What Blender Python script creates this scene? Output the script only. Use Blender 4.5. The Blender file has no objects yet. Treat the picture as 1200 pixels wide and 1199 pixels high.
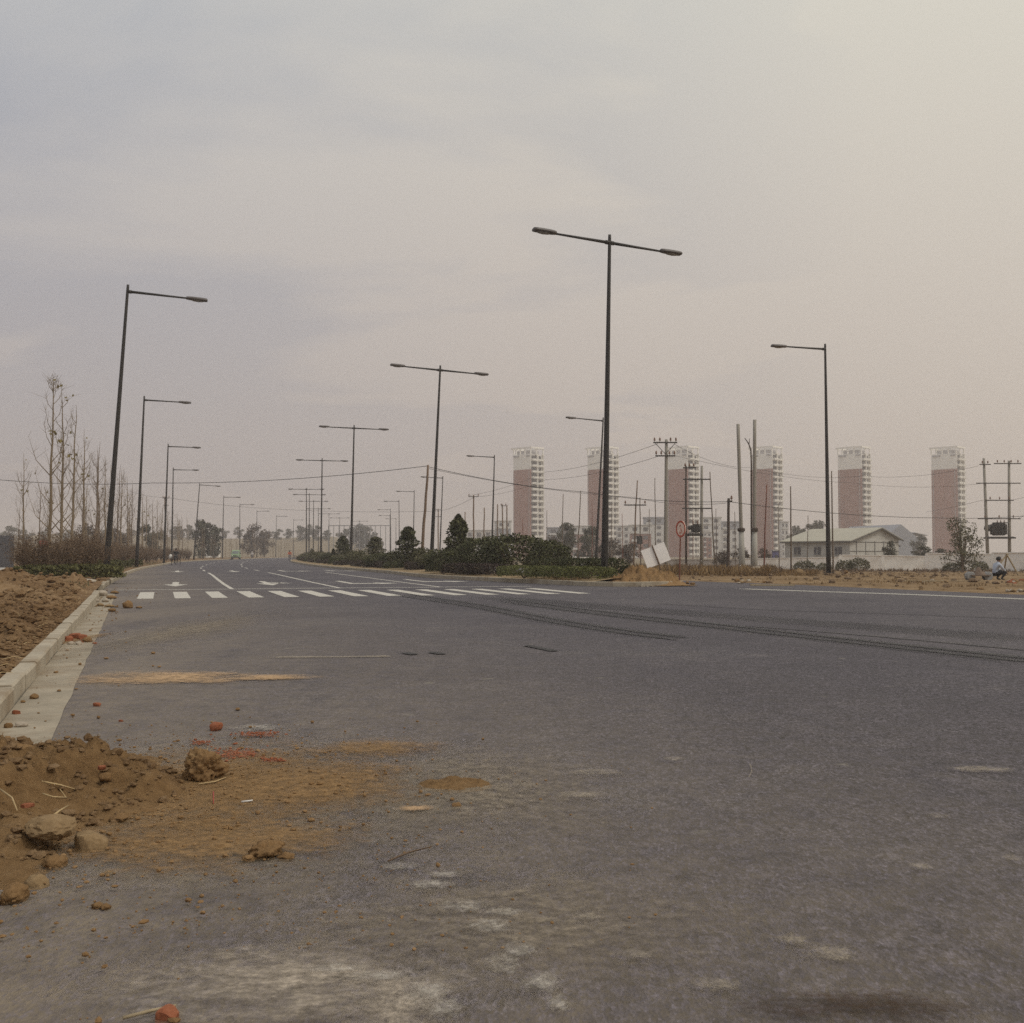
import bpy, bmesh, math, random
from mathutils import Vector, Matrix, noise, Euler

RND = random.Random(11)
SC = bpy.context.scene
COL = SC.collection
rad = math.radians

# ------------------------------------------------------------------ camera
F = 1286.0
CAMZ = 1.15
PITCH = math.atan(49.5 / F)
_fw = Vector((0, math.cos(PITCH), math.sin(PITCH)))
_up = Vector((0, -math.sin(PITCH), math.cos(PITCH)))


def ray(px, py):
    return _fw + Vector(((px - 600) / F, 0, 0)) + _up * ((599.5 - py) / F)


def G(px, py, z=0.0):
    d = ray(px, py)
    t = (z - CAMZ) / d.z
    return Vector((d.x * t, d.y * t, z))


def P(px, py, Y):
    d = ray(px, py)
    t = Y / d.y
    return Vector((d.x * t, Y, CAMZ + d.z * t))


cam = bpy.data.cameras.new('camera')
cam.lens = 60
cam.sensor_width = 56
cam.sensor_fit = 'HORIZONTAL'
cam.clip_end = 6000
cam.dof.use_dof = True
cam.dof.focus_distance = 9
cam.dof.aperture_fstop = 16
co = bpy.data.objects.new('camera', cam)
COL.objects.link(co)
co.location = (0, 0, CAMZ)
co.rotation_euler = (math.pi / 2 + PITCH, 0, 0)
SC.camera = co

# ------------------------------------------------------------------ small maths


def smooth(a, b, x):
    if a == b:
        return 0.0
    t = max(0.0, min(1.0, (x - a) / (b - a)))
    return t * t * (3 - 2 * t)


def curve_xy(pts):
    """x as a smooth function of y through (x, y) points (Catmull-Rom tangents)."""
    pts = sorted(pts, key=lambda p: p[1])
    n = len(pts)
    m = []
    for i in range(n):
        a = pts[max(0, i - 1)]
        b = pts[min(n - 1, i + 1)]
        m.append((b[0] - a[0]) / (b[1] - a[1]))

    def f(y):
        if y <= pts[0][1]:
            return pts[0][0] + m[0] * (y - pts[0][1])
        if y >= pts[-1][1]:
            return pts[-1][0] + m[-1] * (y - pts[-1][1])
        for i in range(n - 1):
            if y <= pts[i + 1][1]:
                h = pts[i + 1][1] - pts[i][1]
                t = (y - pts[i][1]) / h
                t2, t3 = t * t, t * t * t
                return ((2 * t3 - 3 * t2 + 1) * pts[i][0] + (t3 - 2 * t2 + t) * h * m[i]
                        + (-2 * t3 + 3 * t2) * pts[i + 1][0] + (t3 - t2) * h * m[i + 1])
    return f


KLx = curve_xy([(.5, -4), (-3.37, 7.2), (-9.09, 23.85), (-15.0, 41), (-26.3, 77.6), (-35.2, 110.8), (-43.2, 141.3),
                (-49.4, 173), (-54.9, 211), (-58.4, 240), (-63.3, 277), (-66.5, 314), (-69, 354), (-71, 430)])
Tx = curve_xy([(23.6, -25), (3.2, 37.8), (-4.7, 64), (-13.7, 93.7), (-21.9, 126), (-28.6, 155), (-34.5, 184), (-41, 224),
               (-46, 262), (-49.3, 295), (-51.7, 329), (-54, 380), (-55, 430)])
REx = curve_xy([(60, 4), (30, 14), (18.5, 24), (14.4, 30.8), (9.9, 42.3), (7.9, 45.5), (6.2, 52), (6.2, 62), (4, 75), (-.5, 94.5),
                (-7, 127), (-18, 185), (-30, 263), (-36, 330), (-40, 430)])
MLx = curve_xy([(2.7, 38.9), (-.5, 45), (-4.1, 52.8), (-7.2, 64), (-16.1, 93.0), (-24.3, 125), (-31, 154), (-37, 184), (-43.4, 224),
                (-48.4, 262), (-54, 329), (-57, 420)])
MRx = curve_xy([(6.25, 40.6), (4.6, 45.5), (1.4, 52.8), (-1.9, 64.8), (-11.1, 94.5), (-19.4, 127), (-26.2, 156), (-31.9, 185),
                (-38.4, 225), (-43.5, 263), (-49.3, 330), (-52.5, 420)])

# road frame: (lateral, along) -> xy, zero at the nearest median lamp
_T = [(Tx(y), y) for y in [-24 + .5 * i for i in range(890)]]
_S = [0.0]
for a, b in zip(_T, _T[1:]):
    _S.append(_S[-1] + math.hypot(b[0] - a[0], b[1] - a[1]))
_i0 = min(range(len(_T)), key=lambda i: abs(_T[i][1] - 37.8))
_S = [s - _S[_i0] for s in _S]


def RF(lat, s):
    import bisect
    i = max(1, min(len(_S) - 1, bisect.bisect(_S, s)))
    a, b = _T[i - 1], _T[i]
    t = (s - _S[i - 1]) / (_S[i] - _S[i - 1])
    dx, dy = b[0] - a[0], b[1] - a[1]
    l = math.hypot(dx, dy)
    dx, dy = dx / l, dy / l
    return (a[0] + (b[0] - a[0]) * t + lat * dy, a[1] + (b[1] - a[1]) * t - lat * dx)


def road_dir(y):
    dx = (Tx(y + .5) - Tx(y - .5))
    l = math.hypot(dx, 1)
    return Vector((dx / l, 1 / l, 0))


def right_drop(y):
    return -.55 * smooth(45, 115, y)


def gz(x, y):
    kl, re = KLx(y), REx(y)
    z = -.06
    if x < kl - 1:
        z += .15 * smooth(1, 5, kl - x)
    elif x > re + 1:
        z += right_drop(y) * smooth(re + 1, re + 5, x)
    if y > 300:
        z += 11 * smooth(385, 640, y) * smooth(-.10, -.17, x / y) * (1 + .25 * noise.noise(Vector((x * .01, y * .008, 2))))
    return z


def lumps(x, y, f, seed=0):
    """rounded clods with sharp gaps between them, 0..1."""
    d = noise.voronoi(Vector((x * f, y * f, seed)))[0]
    h = max(0.0, 1 - (d[0] * 1.55) ** 2)
    e = noise.cell(Vector((x * f * .5, y * f * .5, seed)))
    return h * (.55 + .45 * e)


def fbm(x, y, z=0, oct=4):
    v, a, s = 0, 1, 1
    for _ in range(oct):
        v += a * noise.noise(Vector((x * s, y * s, z + 7.3 * _)))
        a *= .5
        s *= 2.1
    return v


# ------------------------------------------------------------------ materials
def new_mat(name):
    m = bpy.data.materials.new(name)
    m.use_nodes = True
    nt = m.node_tree
    for n in list(nt.nodes):
        nt.nodes.remove(n)
    return m, nt


class NT:
    def __init__(s, nt):
        s.nt = nt

    def n(s, t, **kw):
        nd = s.nt.nodes.new(t)
        for k, v in kw.items():
            if k in nd.inputs:
                nd.inputs[k].default_value = v
            else:
                setattr(nd, k, v)
        return nd

    def l(s, a, b):
        s.nt.links.new(a, b)

    def tex(s, kind='Object', scale=None):
        c = s.n('ShaderNodeTexCoord')
        o = c.outputs[kind]
        if scale:
            m = s.n('ShaderNodeMapping')
            m.inputs['Scale'].default_value = scale
            s.l(o, m.inputs['Vector'])
            o = m.outputs['Vector']
        return o

    def noise(s, vec, scale, detail=4, rough=.55, dist=0):
        t = s.n('ShaderNodeTexNoise')
        t.inputs['Scale'].default_value = scale
        t.inputs['Detail'].default_value = detail
        t.inputs['Roughness'].default_value = rough
        t.inputs['Distortion'].default_value = dist
        s.l(vec, t.inputs['Vector'])
        return t.outputs['Fac']

    def ramp(s, fac, stops, interp='LINEAR'):
        r = s.n('ShaderNodeValToRGB')
        cr = r.color_ramp
        cr.interpolation = interp
        while len(cr.elements) > 1:
            cr.elements.remove(cr.elements[-1])
        for i, (p, c) in enumerate(stops):
            if not isinstance(c, tuple):
                c = (c, c, c)
            e = cr.elements[0] if i == 0 else cr.elements.new(p)
            e.position = p
            e.color = (c[0], c[1], c[2], 1)
        s.l(fac, r.inputs['Fac'])
        return r.outputs['Color']

    def mix(s, fac, a, b, mode='MIX'):
        m = s.n('ShaderNodeMix', data_type='RGBA', blend_type=mode)
        for ix, v in ((0, fac), (6, a), (7, b)):
            sock = m.inputs[ix]
            if isinstance(v, (int, float)):
                sock.default_value = v if ix == 0 else (v, v, v, 1)
            elif isinstance(v, tuple):
                sock.default_value = (v[0], v[1], v[2], 1)
            else:
                s.l(v, sock)
        return m.outputs[2]

    def math(s, op, a, b=None, c=None, clamp=False):
        m = s.n('ShaderNodeMath', operation=op)
        m.use_clamp = clamp
        for i, v in enumerate((a, b, c)):
            if v is None:
                continue
            if isinstance(v, (int, float)):
                m.inputs[i].default_value = v
            else:
                s.l(v, m.inputs[i])
        return m.outputs[0]

    def finish(s, color, rough=.9, bump=None, bstr=.3, bdist=.02, spec=.3, alpha=None, metal=0):
        b = s.n('ShaderNodeBsdfPrincipled')
        for nm, v in (('Base Color', color), ('Roughness', rough), ('Specular IOR Level', spec), ('Metallic', metal)):
            if isinstance(v, (int, float)):
                b.inputs[nm].default_value = v
            elif isinstance(v, tuple):
                b.inputs[nm].default_value = (v[0], v[1], v[2], 1)
            else:
                s.l(v, b.inputs[nm])
        if bump is not None:
            bm = s.n('ShaderNodeBump')
            bm.inputs['Strength'].default_value = bstr
            bm.inputs['Distance'].default_value = bdist
            s.l(bump, bm.inputs['Height'])
            s.l(bm.outputs['Normal'], b.inputs['Normal'])
        o = s.n('ShaderNodeOutputMaterial')
        sh = b.outputs[0]
        if alpha is not None:
            t = s.n('ShaderNodeBsdfTransparent')
            mx = s.n('ShaderNodeMixShader')
            s.l(alpha, mx.inputs[0])
            s.l(t.outputs[0], mx.inputs[1])
            s.l(sh, mx.inputs[2])
            sh = mx.outputs[0]
        s.l(sh, o.inputs['Surface'])


def simple(name, col, rough=.8, var=.25, scale=4, spec=.3, metal=0, bump=0, stretch=None, dirt=None):
    """base colour broken up by two noises; optional dirt colour."""
    m, nt = new_mat(name)
    k = NT(nt)
    v = k.tex('Object', stretch)
    a = k.noise(v, scale, 5, .6)
    b = k.noise(v, scale * 7, 3, .6)
    f = k.math('ADD', k.math('MULTIPLY', a, .65), k.math('MULTIPLY', b, .35))
    lo = tuple(c * (1 - var) for c in col)
    hi = tuple(min(1, c * (1 + var)) for c in col)
    c = k.ramp(f, [(.3, lo), (.7, hi)])
    if dirt:
        d = k.ramp(k.noise(v, scale * .6, 6, .7), [(.48, 0.0), (.68, 1.0)])
        c = k.mix(k.math('MULTIPLY', d, .7), c, dirt)
    k.finish(c, rough, f if bump else None, bump, .02, spec, None, metal)
    return m


M = {}
# asphalt ----------------------------------------------------------
m, nt = new_mat('asphalt')
k = NT(nt)
v = k.tex('Object')
sx = k.n('ShaderNodeSeparateXYZ')
k.l(v, sx.inputs[0])
vs_ = k.tex('Object', (1, .55, 1))
fine = k.noise(vs_, 95, 3, .8)
vor = k.n('ShaderNodeTexVoronoi', feature='F1')
vor.inputs['Scale'].default_value = 100
k.l(vs_, vor.inputs['Vector'])
vor2 = k.n('ShaderNodeTexVoronoi', feature='F1')
vor2.inputs['Scale'].default_value = 52
k.l(vs_, vor2.inputs['Vector'])
agg2 = k.ramp(vor2.outputs['Color'], [(0.1, .5), (.9, 1.5)])
agg = k.ramp(vor.outputs['Color'], [(0.1, .3), (.9, 1.7)])
mid = k.noise(v, 2.2, 6, .65)
big = k.noise(v, .22, 5, .6, .4)
stre = k.noise(k.tex('Object', (.5, .12, 1)), 1.3, 6, .65, .5)
base = k.ramp(k.math('ADD', k.math('MULTIPLY', mid, .5), k.math('MULTIPLY', big, .5)),
              [(.34, (.040, .035, .044)), (.5, (.062, .055, .066)), (.68, (.105, .094, .097))])
base = k.mix(.9, base, agg, 'MULTIPLY')
base = k.mix(.8, base, agg2, 'MULTIPLY')
base = k.mix(.7, base, k.ramp(k.noise(vs_, 30, 5, .85), [(.3, .5), (.5, 1.0), (.7, 1.55)]), 'MULTIPLY')
base = k.mix(.45, base, k.ramp(k.noise(v, 4.5, 5, .75), [(.32, .72), (.68, 1.28)]), 'MULTIPLY')
base = k.mix(.6, base, k.ramp(fine, [(.28, .3), (.5, 1.0), (.72, 1.8)]), 'MULTIPLY')
# dust lying near the kerb: distance to the kerb line
dk = k.math('ADD', sx.outputs['X'], k.math('MULTIPLY', sx.outputs['Y'], .345))
dk = k.math('ADD', dk, k.math('MULTIPLY', k.math('SUBTRACT', stre, .5), 5.0))
near = k.ramp(k.math('DIVIDE', dk, 7.0, clamp=True), [(0, .85), (.25, .62), (.62, .22), (1, .05)])
dn = k.ramp(k.math('ADD', k.math('MULTIPLY', stre, .6), k.math('MULTIPLY', k.noise(v, 5, 7, .7), .4)), [(.36, .15), (.62, 1.0)])
dust = k.math('MULTIPLY', near, dn)
dust = k.math('MULTIPLY', dust, k.ramp(vor.outputs['Color'], [(.1, 1.0), (.9, .45)]))
base = k.mix(dust, base, (.26, .21, .15))
spots = k.ramp(k.noise(v, 3.1, 2, .5), [(.70, 0.0), (.76, .5)])
spots = k.math('MULTIPLY', spots, k.ramp(fine, [(.4, .3), (.6, 1.0)]))
base = k.mix(spots, base, (.30, .27, .21))
hgt = k.math('ADD', k.math('MULTIPLY', vor.outputs['Distance'], .6), fine)
k.finish(base, k.ramp(mid, [(.3, .66), (.7, .86)]), hgt, .8, .006, .32)
M['asphalt'] = m


def patch_mat(name, col, edge=.5, nscale=3.0, op=1.0, grain=.5, streak=(1, 1, 1), gr=.8):
    """a thin spill lying on the road: round sheet, ragged noisy rim, object space."""
    m, nt = new_mat(name)
    k = NT(nt)
    v = k.tex('Object')
    ln = k.n('ShaderNodeVectorMath', operation='LENGTH')
    k.l(v, ln.inputs[0])
    gv = k.tex('Object', streak)
    oi = k.n('ShaderNodeObjectInfo')
    off = k.n('ShaderNodeVectorMath', operation='ADD')
    k.l(gv, off.inputs[0])
    k.l(oi.outputs['Location'], off.inputs[1])
    n1 = k.noise(off.outputs[0], nscale, 7, .68, .3)
    n2 = k.noise(off.outputs[0], nscale * 9, 4, .7)
    d = k.math('SUBTRACT', 1.0, ln.outputs['Value'])
    d = k.math('ADD', d, k.math('MULTIPLY', k.math('SUBTRACT', n1, .52), 1.7))
    d = k.math('ADD', d, k.math('MULTIPLY', k.math('SUBTRACT', n2, .5), grain))
    rim = k.ramp(ln.outputs['Value'], [(.72, 1.0), (.98, 0.0)])
    a = k.ramp(d, [(.15, 0.0), (.15 + edge, op)])
    a = k.math('MULTIPLY', a, rim)
    ge = k.n('ShaderNodeNewGeometry')
    vo = k.n('ShaderNodeTexVoronoi', feature='F1')
    vo.inputs['Scale'].default_value = 80
    k.l(ge.outputs['Position'], vo.inputs['Vector'])
    g1 = k.ramp(vo.outputs['Color'], [(.1, 1.0), (.9, 1 - .75 * gr)])
    g2 = k.ramp(k.noise(ge.outputs['Position'], 14, 5, .75), [(.36, 1 - .9 * gr), (.58, 1.0)])
    a = k.math('MULTIPLY', a, k.math('MULTIPLY', g1, g2))
    c = k.mix(1.0, k.ramp(n2, [(.3, tuple(x * .7 for x in col)), (.7, tuple(x * 1.25 for x in col))]), 1.0, 'MULTIPLY')
    k.finish(c, .95, n2, .4, .01, .15, a)
    return m


M['soil_smear'] = patch_mat('soil_smear', (.27, .165, .075), .6, 1.8, .95, .9, gr=.55)
M['sand_streak'] = patch_mat('sand_streak', (.46, .31, .18), .6, 1.4, .95, .9, gr=.12)
M['brick_dust'] = patch_mat('brick_dust', (.33, .135, .08), .5, 3.0, .85, 1.8, gr=.9)
M['pale_dust'] = patch_mat('pale_dust', (.44, .375, .30), .8, 1.6, .85, .8, gr=.5)
M['dust_spot'] = patch_mat('dust_spot', (.42, .36, .28), .5, 1.3, .6, 1.6, gr=.9)
M['white_dust'] = patch_mat('white_dust', (.5, .46, .40), .6, 2.4, .7, 1.4, gr=.95)
M['wet_stain'] = patch_mat('wet_stain', (.05, .03, .018), .8, 1.1, .95, 2.0, gr=.6)
M['grey_dust'] = patch_mat('grey_dust', (.27, .225, .17), .8, 1.2, .85, .9, gr=.7)


def strip_mat(name, col, cover=.5, scale=3.0, rough=.8, soft=.3, op=1.0, edged=False):
    m, nt = new_mat(name)
    k = NT(nt)
    v = k.tex('Object')
    n1 = k.noise(v, scale, 8, .72)
    n2 = k.noise(v, scale * 12, 4, .7)
    f = k.math('ADD', k.math('MULTIPLY', n1, .6), k.math('MULTIPLY', n2, .4))
    if edged:
        at = k.n('ShaderNodeAttribute', attribute_name='edge')
        f = k.math('ADD', f, k.math('MULTIPLY', k.math('SUBTRACT', at.outputs['Fac'], .75), .55))
    a = k.ramp(f, [(max(0.0, 1 - cover - soft), 0.0), (1 - cover, op)])
    if edged:
        a = k.math('MULTIPLY', a, k.ramp(at.outputs['Fac'], [(0, 0.0), (.35, 1.0)]))
    c = k.ramp(n2, [(.3, tuple(x * .8 for x in col)), (.7, tuple(min(1, x * 1.1) for x in col))])
    k.finish(c, rough, n2, .3, .004, .3, a)
    return m


M['road_paint'] = strip_mat('road_paint', (.56, .53, .47), .56, 2.6, .7, .2, .9)
M['worn_paint'] = strip_mat('worn_paint', (.5, .48, .43), .52, .7, .8, .3, .7, True)
M['rubber'] = strip_mat('rubber_mark', (.028, .026, .027), .56, .35, .6, .3, .8, True)
M['rubber_soft'] = strip_mat('rubber_soft', (.03, .028, .03), .5, .5, .6, .4, .28, True)
M['rubber_dark'] = strip_mat('rubber_mark_dark', (.02, .018, .018), .7, 2.0, .6, .3, .95, True)
M['dust_track'] = strip_mat('dust_track', (.38, .325, .25), .33, 3.2, .95, .2, .5, True)

# soil --------------------------------------------------------------


def soil_mat(name, lo, mid_, hi, bscale=9, bump=.8):
    m, nt = new_mat(name)
    k = NT(nt)
    v = k.tex('Object')
    a = k.noise(v, .6, 6, .65, .3)
    b = k.noise(v, bscale, 8, .72)
    c2 = k.noise(v, bscale * 7, 4, .7)
    f = k.math('ADD', k.math('MULTIPLY', a, .45), k.math('ADD', k.math('MULTIPLY', b, .35), k.math('MULTIPLY', c2, .2)))
    c = k.ramp(f, [(.34, lo), (.5, mid_), (.66, hi)])
    k.finish(c, .97, k.math('ADD', b, k.math('MULTIPLY', c2, .35)), bump, .03, .1)
    return m


M['soil'] = soil_mat('soil', (.08, .046, .024), (.18, .112, .058), (.30, .205, .118), 9, 1.0)
M['heap_soil'] = soil_mat('heap_soil', (.12, .068, .031), (.245, .150, .071), (.37, .245, .13), 22, 1.0)
M['field'] = soil_mat('dry_field', (.085, .052, .027), (.195, .13, .07), (.32, .23, .135), 2.2, .9)
M['far_ground'] = soil_mat('far_ground', (.13, .105, .07), (.20, .16, .105), (.27, .215, .145), .12, .2)
M['median_soil'] = soil_mat('median_soil', (.16, .115, .065), (.26, .19, .11), (.33, .25, .155), 3, .6)
M['rock_tan'] = soil_mat('rock_tan', (.16, .105, .055), (.25, .172, .094), (.34, .25, .15), 7, .35)
M['clod'] = soil_mat('clod', (.12, .068, .032), (.225, .137, .065), (.32, .21, .115), 9, .5)
M['brick_bit'] = soil_mat('brick_bit', (.17, .062, .034), (.27, .098, .052), (.36, .18, .115), 5, .35)
M['grey_rubble'] = soil_mat('grey_rubble', (.24, .20, .155), (.36, .31, .25), (.46, .41, .34), 5, .3)
M['concrete'] = simple('concrete', (.36, .315, .245), .9, .22, 3, .2, bump=.3, dirt=(.22, .16, .10))
M['gutter'] = simple('gutter_concrete', (.30, .26, .20), .92, .25, 2, .2, bump=.3, dirt=(.20, .14, .085))
M['paving'] = simple('paving', (.36, .335, .30), .9, .15, .4)
M['lamp_metal'] = simple('lamp_metal', (.022, .019, .017), .5, .3, 2, .4)
M['lamp_head'] = simple('lamp_housing', (.085, .072, .068), .45, .2, 3, .5)
M['lamp_glass'] = simple('lamp_glass', (.22, .21, .19), .25, .1, 6, .5)
M['pole_concrete'] = simple('pole_concrete', (.27, .25, .215), .9, .18, 1.4, stretch=(1, 1, .3))
M['pole_pale'] = simple('pole_pale', (.36, .345, .31), .9, .16, 1.4, stretch=(1, 1, .3))
M['pole_wood'] = simple('pole_wood', (.17, .115, .078), .9, .3, 3, stretch=(4, 4, .4))
M['pole_dark'] = simple('pole_dark', (.07, .052, .042), .85, .3, 3)
M['pole_rust'] = simple('pole_rust', (.17, .068, .048), .9, .3, 3)
M['pole_bamboo'] = simple('pole_bamboo', (.13, .10, .075), .85, .3, 3)
M['iron'] = simple('iron', (.055, .05, .048), .7, .3, 6)
M['porcelain'] = simple('porcelain', (.18, .10, .07), .4, .2, 8)
M['cable'] = simple('cable', (.03, .03, .032), .7, .1, 3)
M['transformer'] = simple('transformer', (.075, .072, .07), .7, .3, 5)
M['steel'] = simple('steel', (.25, .25, .25), .6, .2, 6)
M['bark'] = simple('bark', (.165, .122, .088), .95, .35, 5, stretch=(5, 5, .8))
M['bark_pale'] = simple('bark_pale', (.20, .152, .10), .95, .3, 5, stretch=(5, 5, .8))
M['twig'] = simple('twig', (.13, .09, .062), .95, .35, 3)
M['straw'] = simple('straw', (.42, .31, .165), .85, .25, 8)


def leaf_mat(name, cols, scale=1.3, rough=.75):
    m, nt = new_mat(name)
    k = NT(nt)
    v = k.tex('Object')
    a = k.noise(v, scale, 3, .6)
    b = k.noise(v, scale * 9, 2, .6)
    f = k.math('ADD', k.math('MULTIPLY', a, .55), k.math('MULTIPLY', b, .45))
    c = k.ramp(f, [(.32, cols[0]), (.5, cols[1]), (.68, cols[2])])
    k.finish(c, rough, None, spec=.2)
    return m


M['leaf_dark'] = leaf_mat('leaf_dark', ((.02, .024, .012), (.056, .06, .025), (.135, .13, .058)))
M['leaf_purple'] = leaf_mat('leaf_purple', ((.03, .021, .02), (.05, .034, .03), (.06, .06, .032)))
M['leaf_green'] = leaf_mat('leaf_green', ((.05, .05, .018), (.092, .09, .033), (.15, .138, .056)))
M['leaf_hedge'] = leaf_mat('leaf_hedge', ((.06, .066, .022), (.11, .118, .038), (.17, .17, .065)))
M['leaf_olive'] = leaf_mat('leaf_olive', ((.065, .062, .032), (.10, .095, .05), (.15, .135, .075)))
M['leaf_brown'] = leaf_mat('leaf_brown', ((.085, .056, .034), (.145, .098, .062), (.21, .148, .095)))
M['leaf_yellow'] = leaf_mat('leaf_yellow', ((.12, .095, .03), (.20, .155, .05), (.10, .09, .035)))
M['leaf_tree'] = leaf_mat('leaf_tree', ((.045, .048, .034), (.075, .075, .052), (.11, .105, .075)), .5)
M['leaf_treebrown'] = leaf_mat('leaf_treebrown', ((.06, .045, .036), (.09, .068, .052), (.13, .10, .075)), .5)
M['grass_dry'] = leaf_mat('grass_dry', ((.13, .08, .038), (.22, .145, .07), (.32, .225, .12)), .6, .9)
M['weed'] = leaf_mat('weed', ((.10, .065, .045), (.16, .11, .07), (.22, .155, .10)), .6, .9)


# brick cladding of the towers: fine courses, faint panel joints
def clad(name, col, line, lscale, jscale):
    m, nt = new_mat(name)
    k = NT(nt)
    v = k.tex('Object')
    s = k.n('ShaderNodeSeparateXYZ')
    k.l(v, s.inputs[0])
    z = k.math('FRACT', k.math('MULTIPLY', s.outputs['Z'], lscale))
    ln = k.math('LESS_THAN', z, .1)
    n1 = k.noise(k.tex('Object', (1, 1, .15)), .5, 5, .6)
    c = k.ramp(n1, [(.3, tuple(x * .82 for x in col)), (.7, tuple(x * 1.15 for x in col))])
    oi = k.n('ShaderNodeObjectInfo')
    c = k.mix(1.0, c, k.math('ADD', .92, k.math('MULTIPLY', oi.outputs['Random'], .16)), 'MULTIPLY')
    c = k.mix(k.math('MULTIPLY', ln, .12), c, line)
    k.finish(c, .85, None, spec=.2)
    return m


M['tower_brick'] = clad('tower_brick', (.30, .135, .105), (.36, .22, .19), 1 / 3.0, 0)
M['tower_white'] = simple('tower_white', (.70, .675, .625), .8, .08, .3)
M['tower_cap'] = simple('tower_cap', (.86, .83, .77), .8, .05, .3)
M['tower_grey'] = simple('tower_grey', (.40, .39, .40), .8, .1, .3)
M['recess'] = simple('recess', (.23, .21, .23), .7, .2, .4)
M['window_dark'] = simple('window_dark', (.06, .06, .07), .25, .2, .6, .5)
M['block_white'] = simple('block_white', (.55, .54, .52), .85, .1, .3)
M['block_brick'] = simple('block_brick', (.25, .13, .105), .85, .15, .3)
M['block_grey'] = simple('block_grey', (.27, .28, .31), .85, .12, .3)
M['white_wall'] = simple('white_wall', (.86, .84, .79), .9, .1, .8, dirt=(.66, .61, .54), stretch=(1, 1, 1.5))
M['wall_cap'] = simple('wall_cap', (.82, .79, .74), .9, .12, 1.5)
M['grey_fence'] = simple('grey_fence', (.42, .39, .36), .9, .2, .8, dirt=(.22, .19, .15))
M['dark_fence'] = simple('dark_fence', (.10, .10, .11), .8, .2, .8)
M['shed_panel'] = simple('shed_panel', (.44, .43, .40), .7, .14, .7, dirt=(.28, .26, .23))
M['shed_roof'] = simple('shed_roof', (.38, .36, .295), .75, .12, .8, stretch=(1, 1, .4), dirt=(.38, .35, .28))
M['trim_dark'] = simple('trim_dark', (.09, .085, .082), .8, .2, 2)
M['shed_blue'] = simple('shed_blue', (.13, .13, .25), .7, .2, 1)
M['sign_white'] = simple('sign_white', (.88, .85, .82), .7, .08, 2)
M['sign_red'] = simple('sign_red', (.45, .09, .05), .6, .15, 4)
M['sign_face'] = simple('sign_face', (.8, .62, .52), .6, .08, 4)
M['red_cloth'] = simple('red_cloth', (.32, .075, .06), .9, .2, 4)
M['wood_pale'] = simple('wood_pale', (.33, .265, .17), .85, .25, 4, stretch=(3, 3, .5))
M['wood_brown'] = simple('wood_brown', (.13, .083, .052), .85, .3, 4, stretch=(3, 3, .5))
M['skin'] = simple('skin', (.26, .15, .10), .6, .1, 8)
M['hair'] = simple('hair', (.012, .011, .011), .6, .2, 20)
M['cloth_black'] = simple('cloth_black', (.014, .014, .017), .9, .3, 6)
M['cloth_blue'] = simple('cloth_blue', (.42, .46, .54), .9, .1, 6)
M['cloth_red'] = simple('cloth_red', (.46, .11, .05), .9, .2, 6)
M['cloth_grey'] = simple('cloth_grey', (.11, .10, .12), .9, .2, 6)
M['cloth_white'] = simple('cloth_white', (.66, .64, .61), .9, .1, 6)
M['tyre'] = simple('tyre', (.018, .018, .018), .85, .2, 8)
M['van_green'] = simple('van_green', (.22, .33, .17), .4, .05, 2, .5)
M['glass'] = simple('glass', (.12, .14, .14), .15, .1, 1, .6)
M['headlamp'] = simple('headlamp', (.5, .5, .46), .2, .1, 3, .6)
M['cart_wood'] = simple('cart_wood', (.15, .11, .085), .9, .3, 4)


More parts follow.
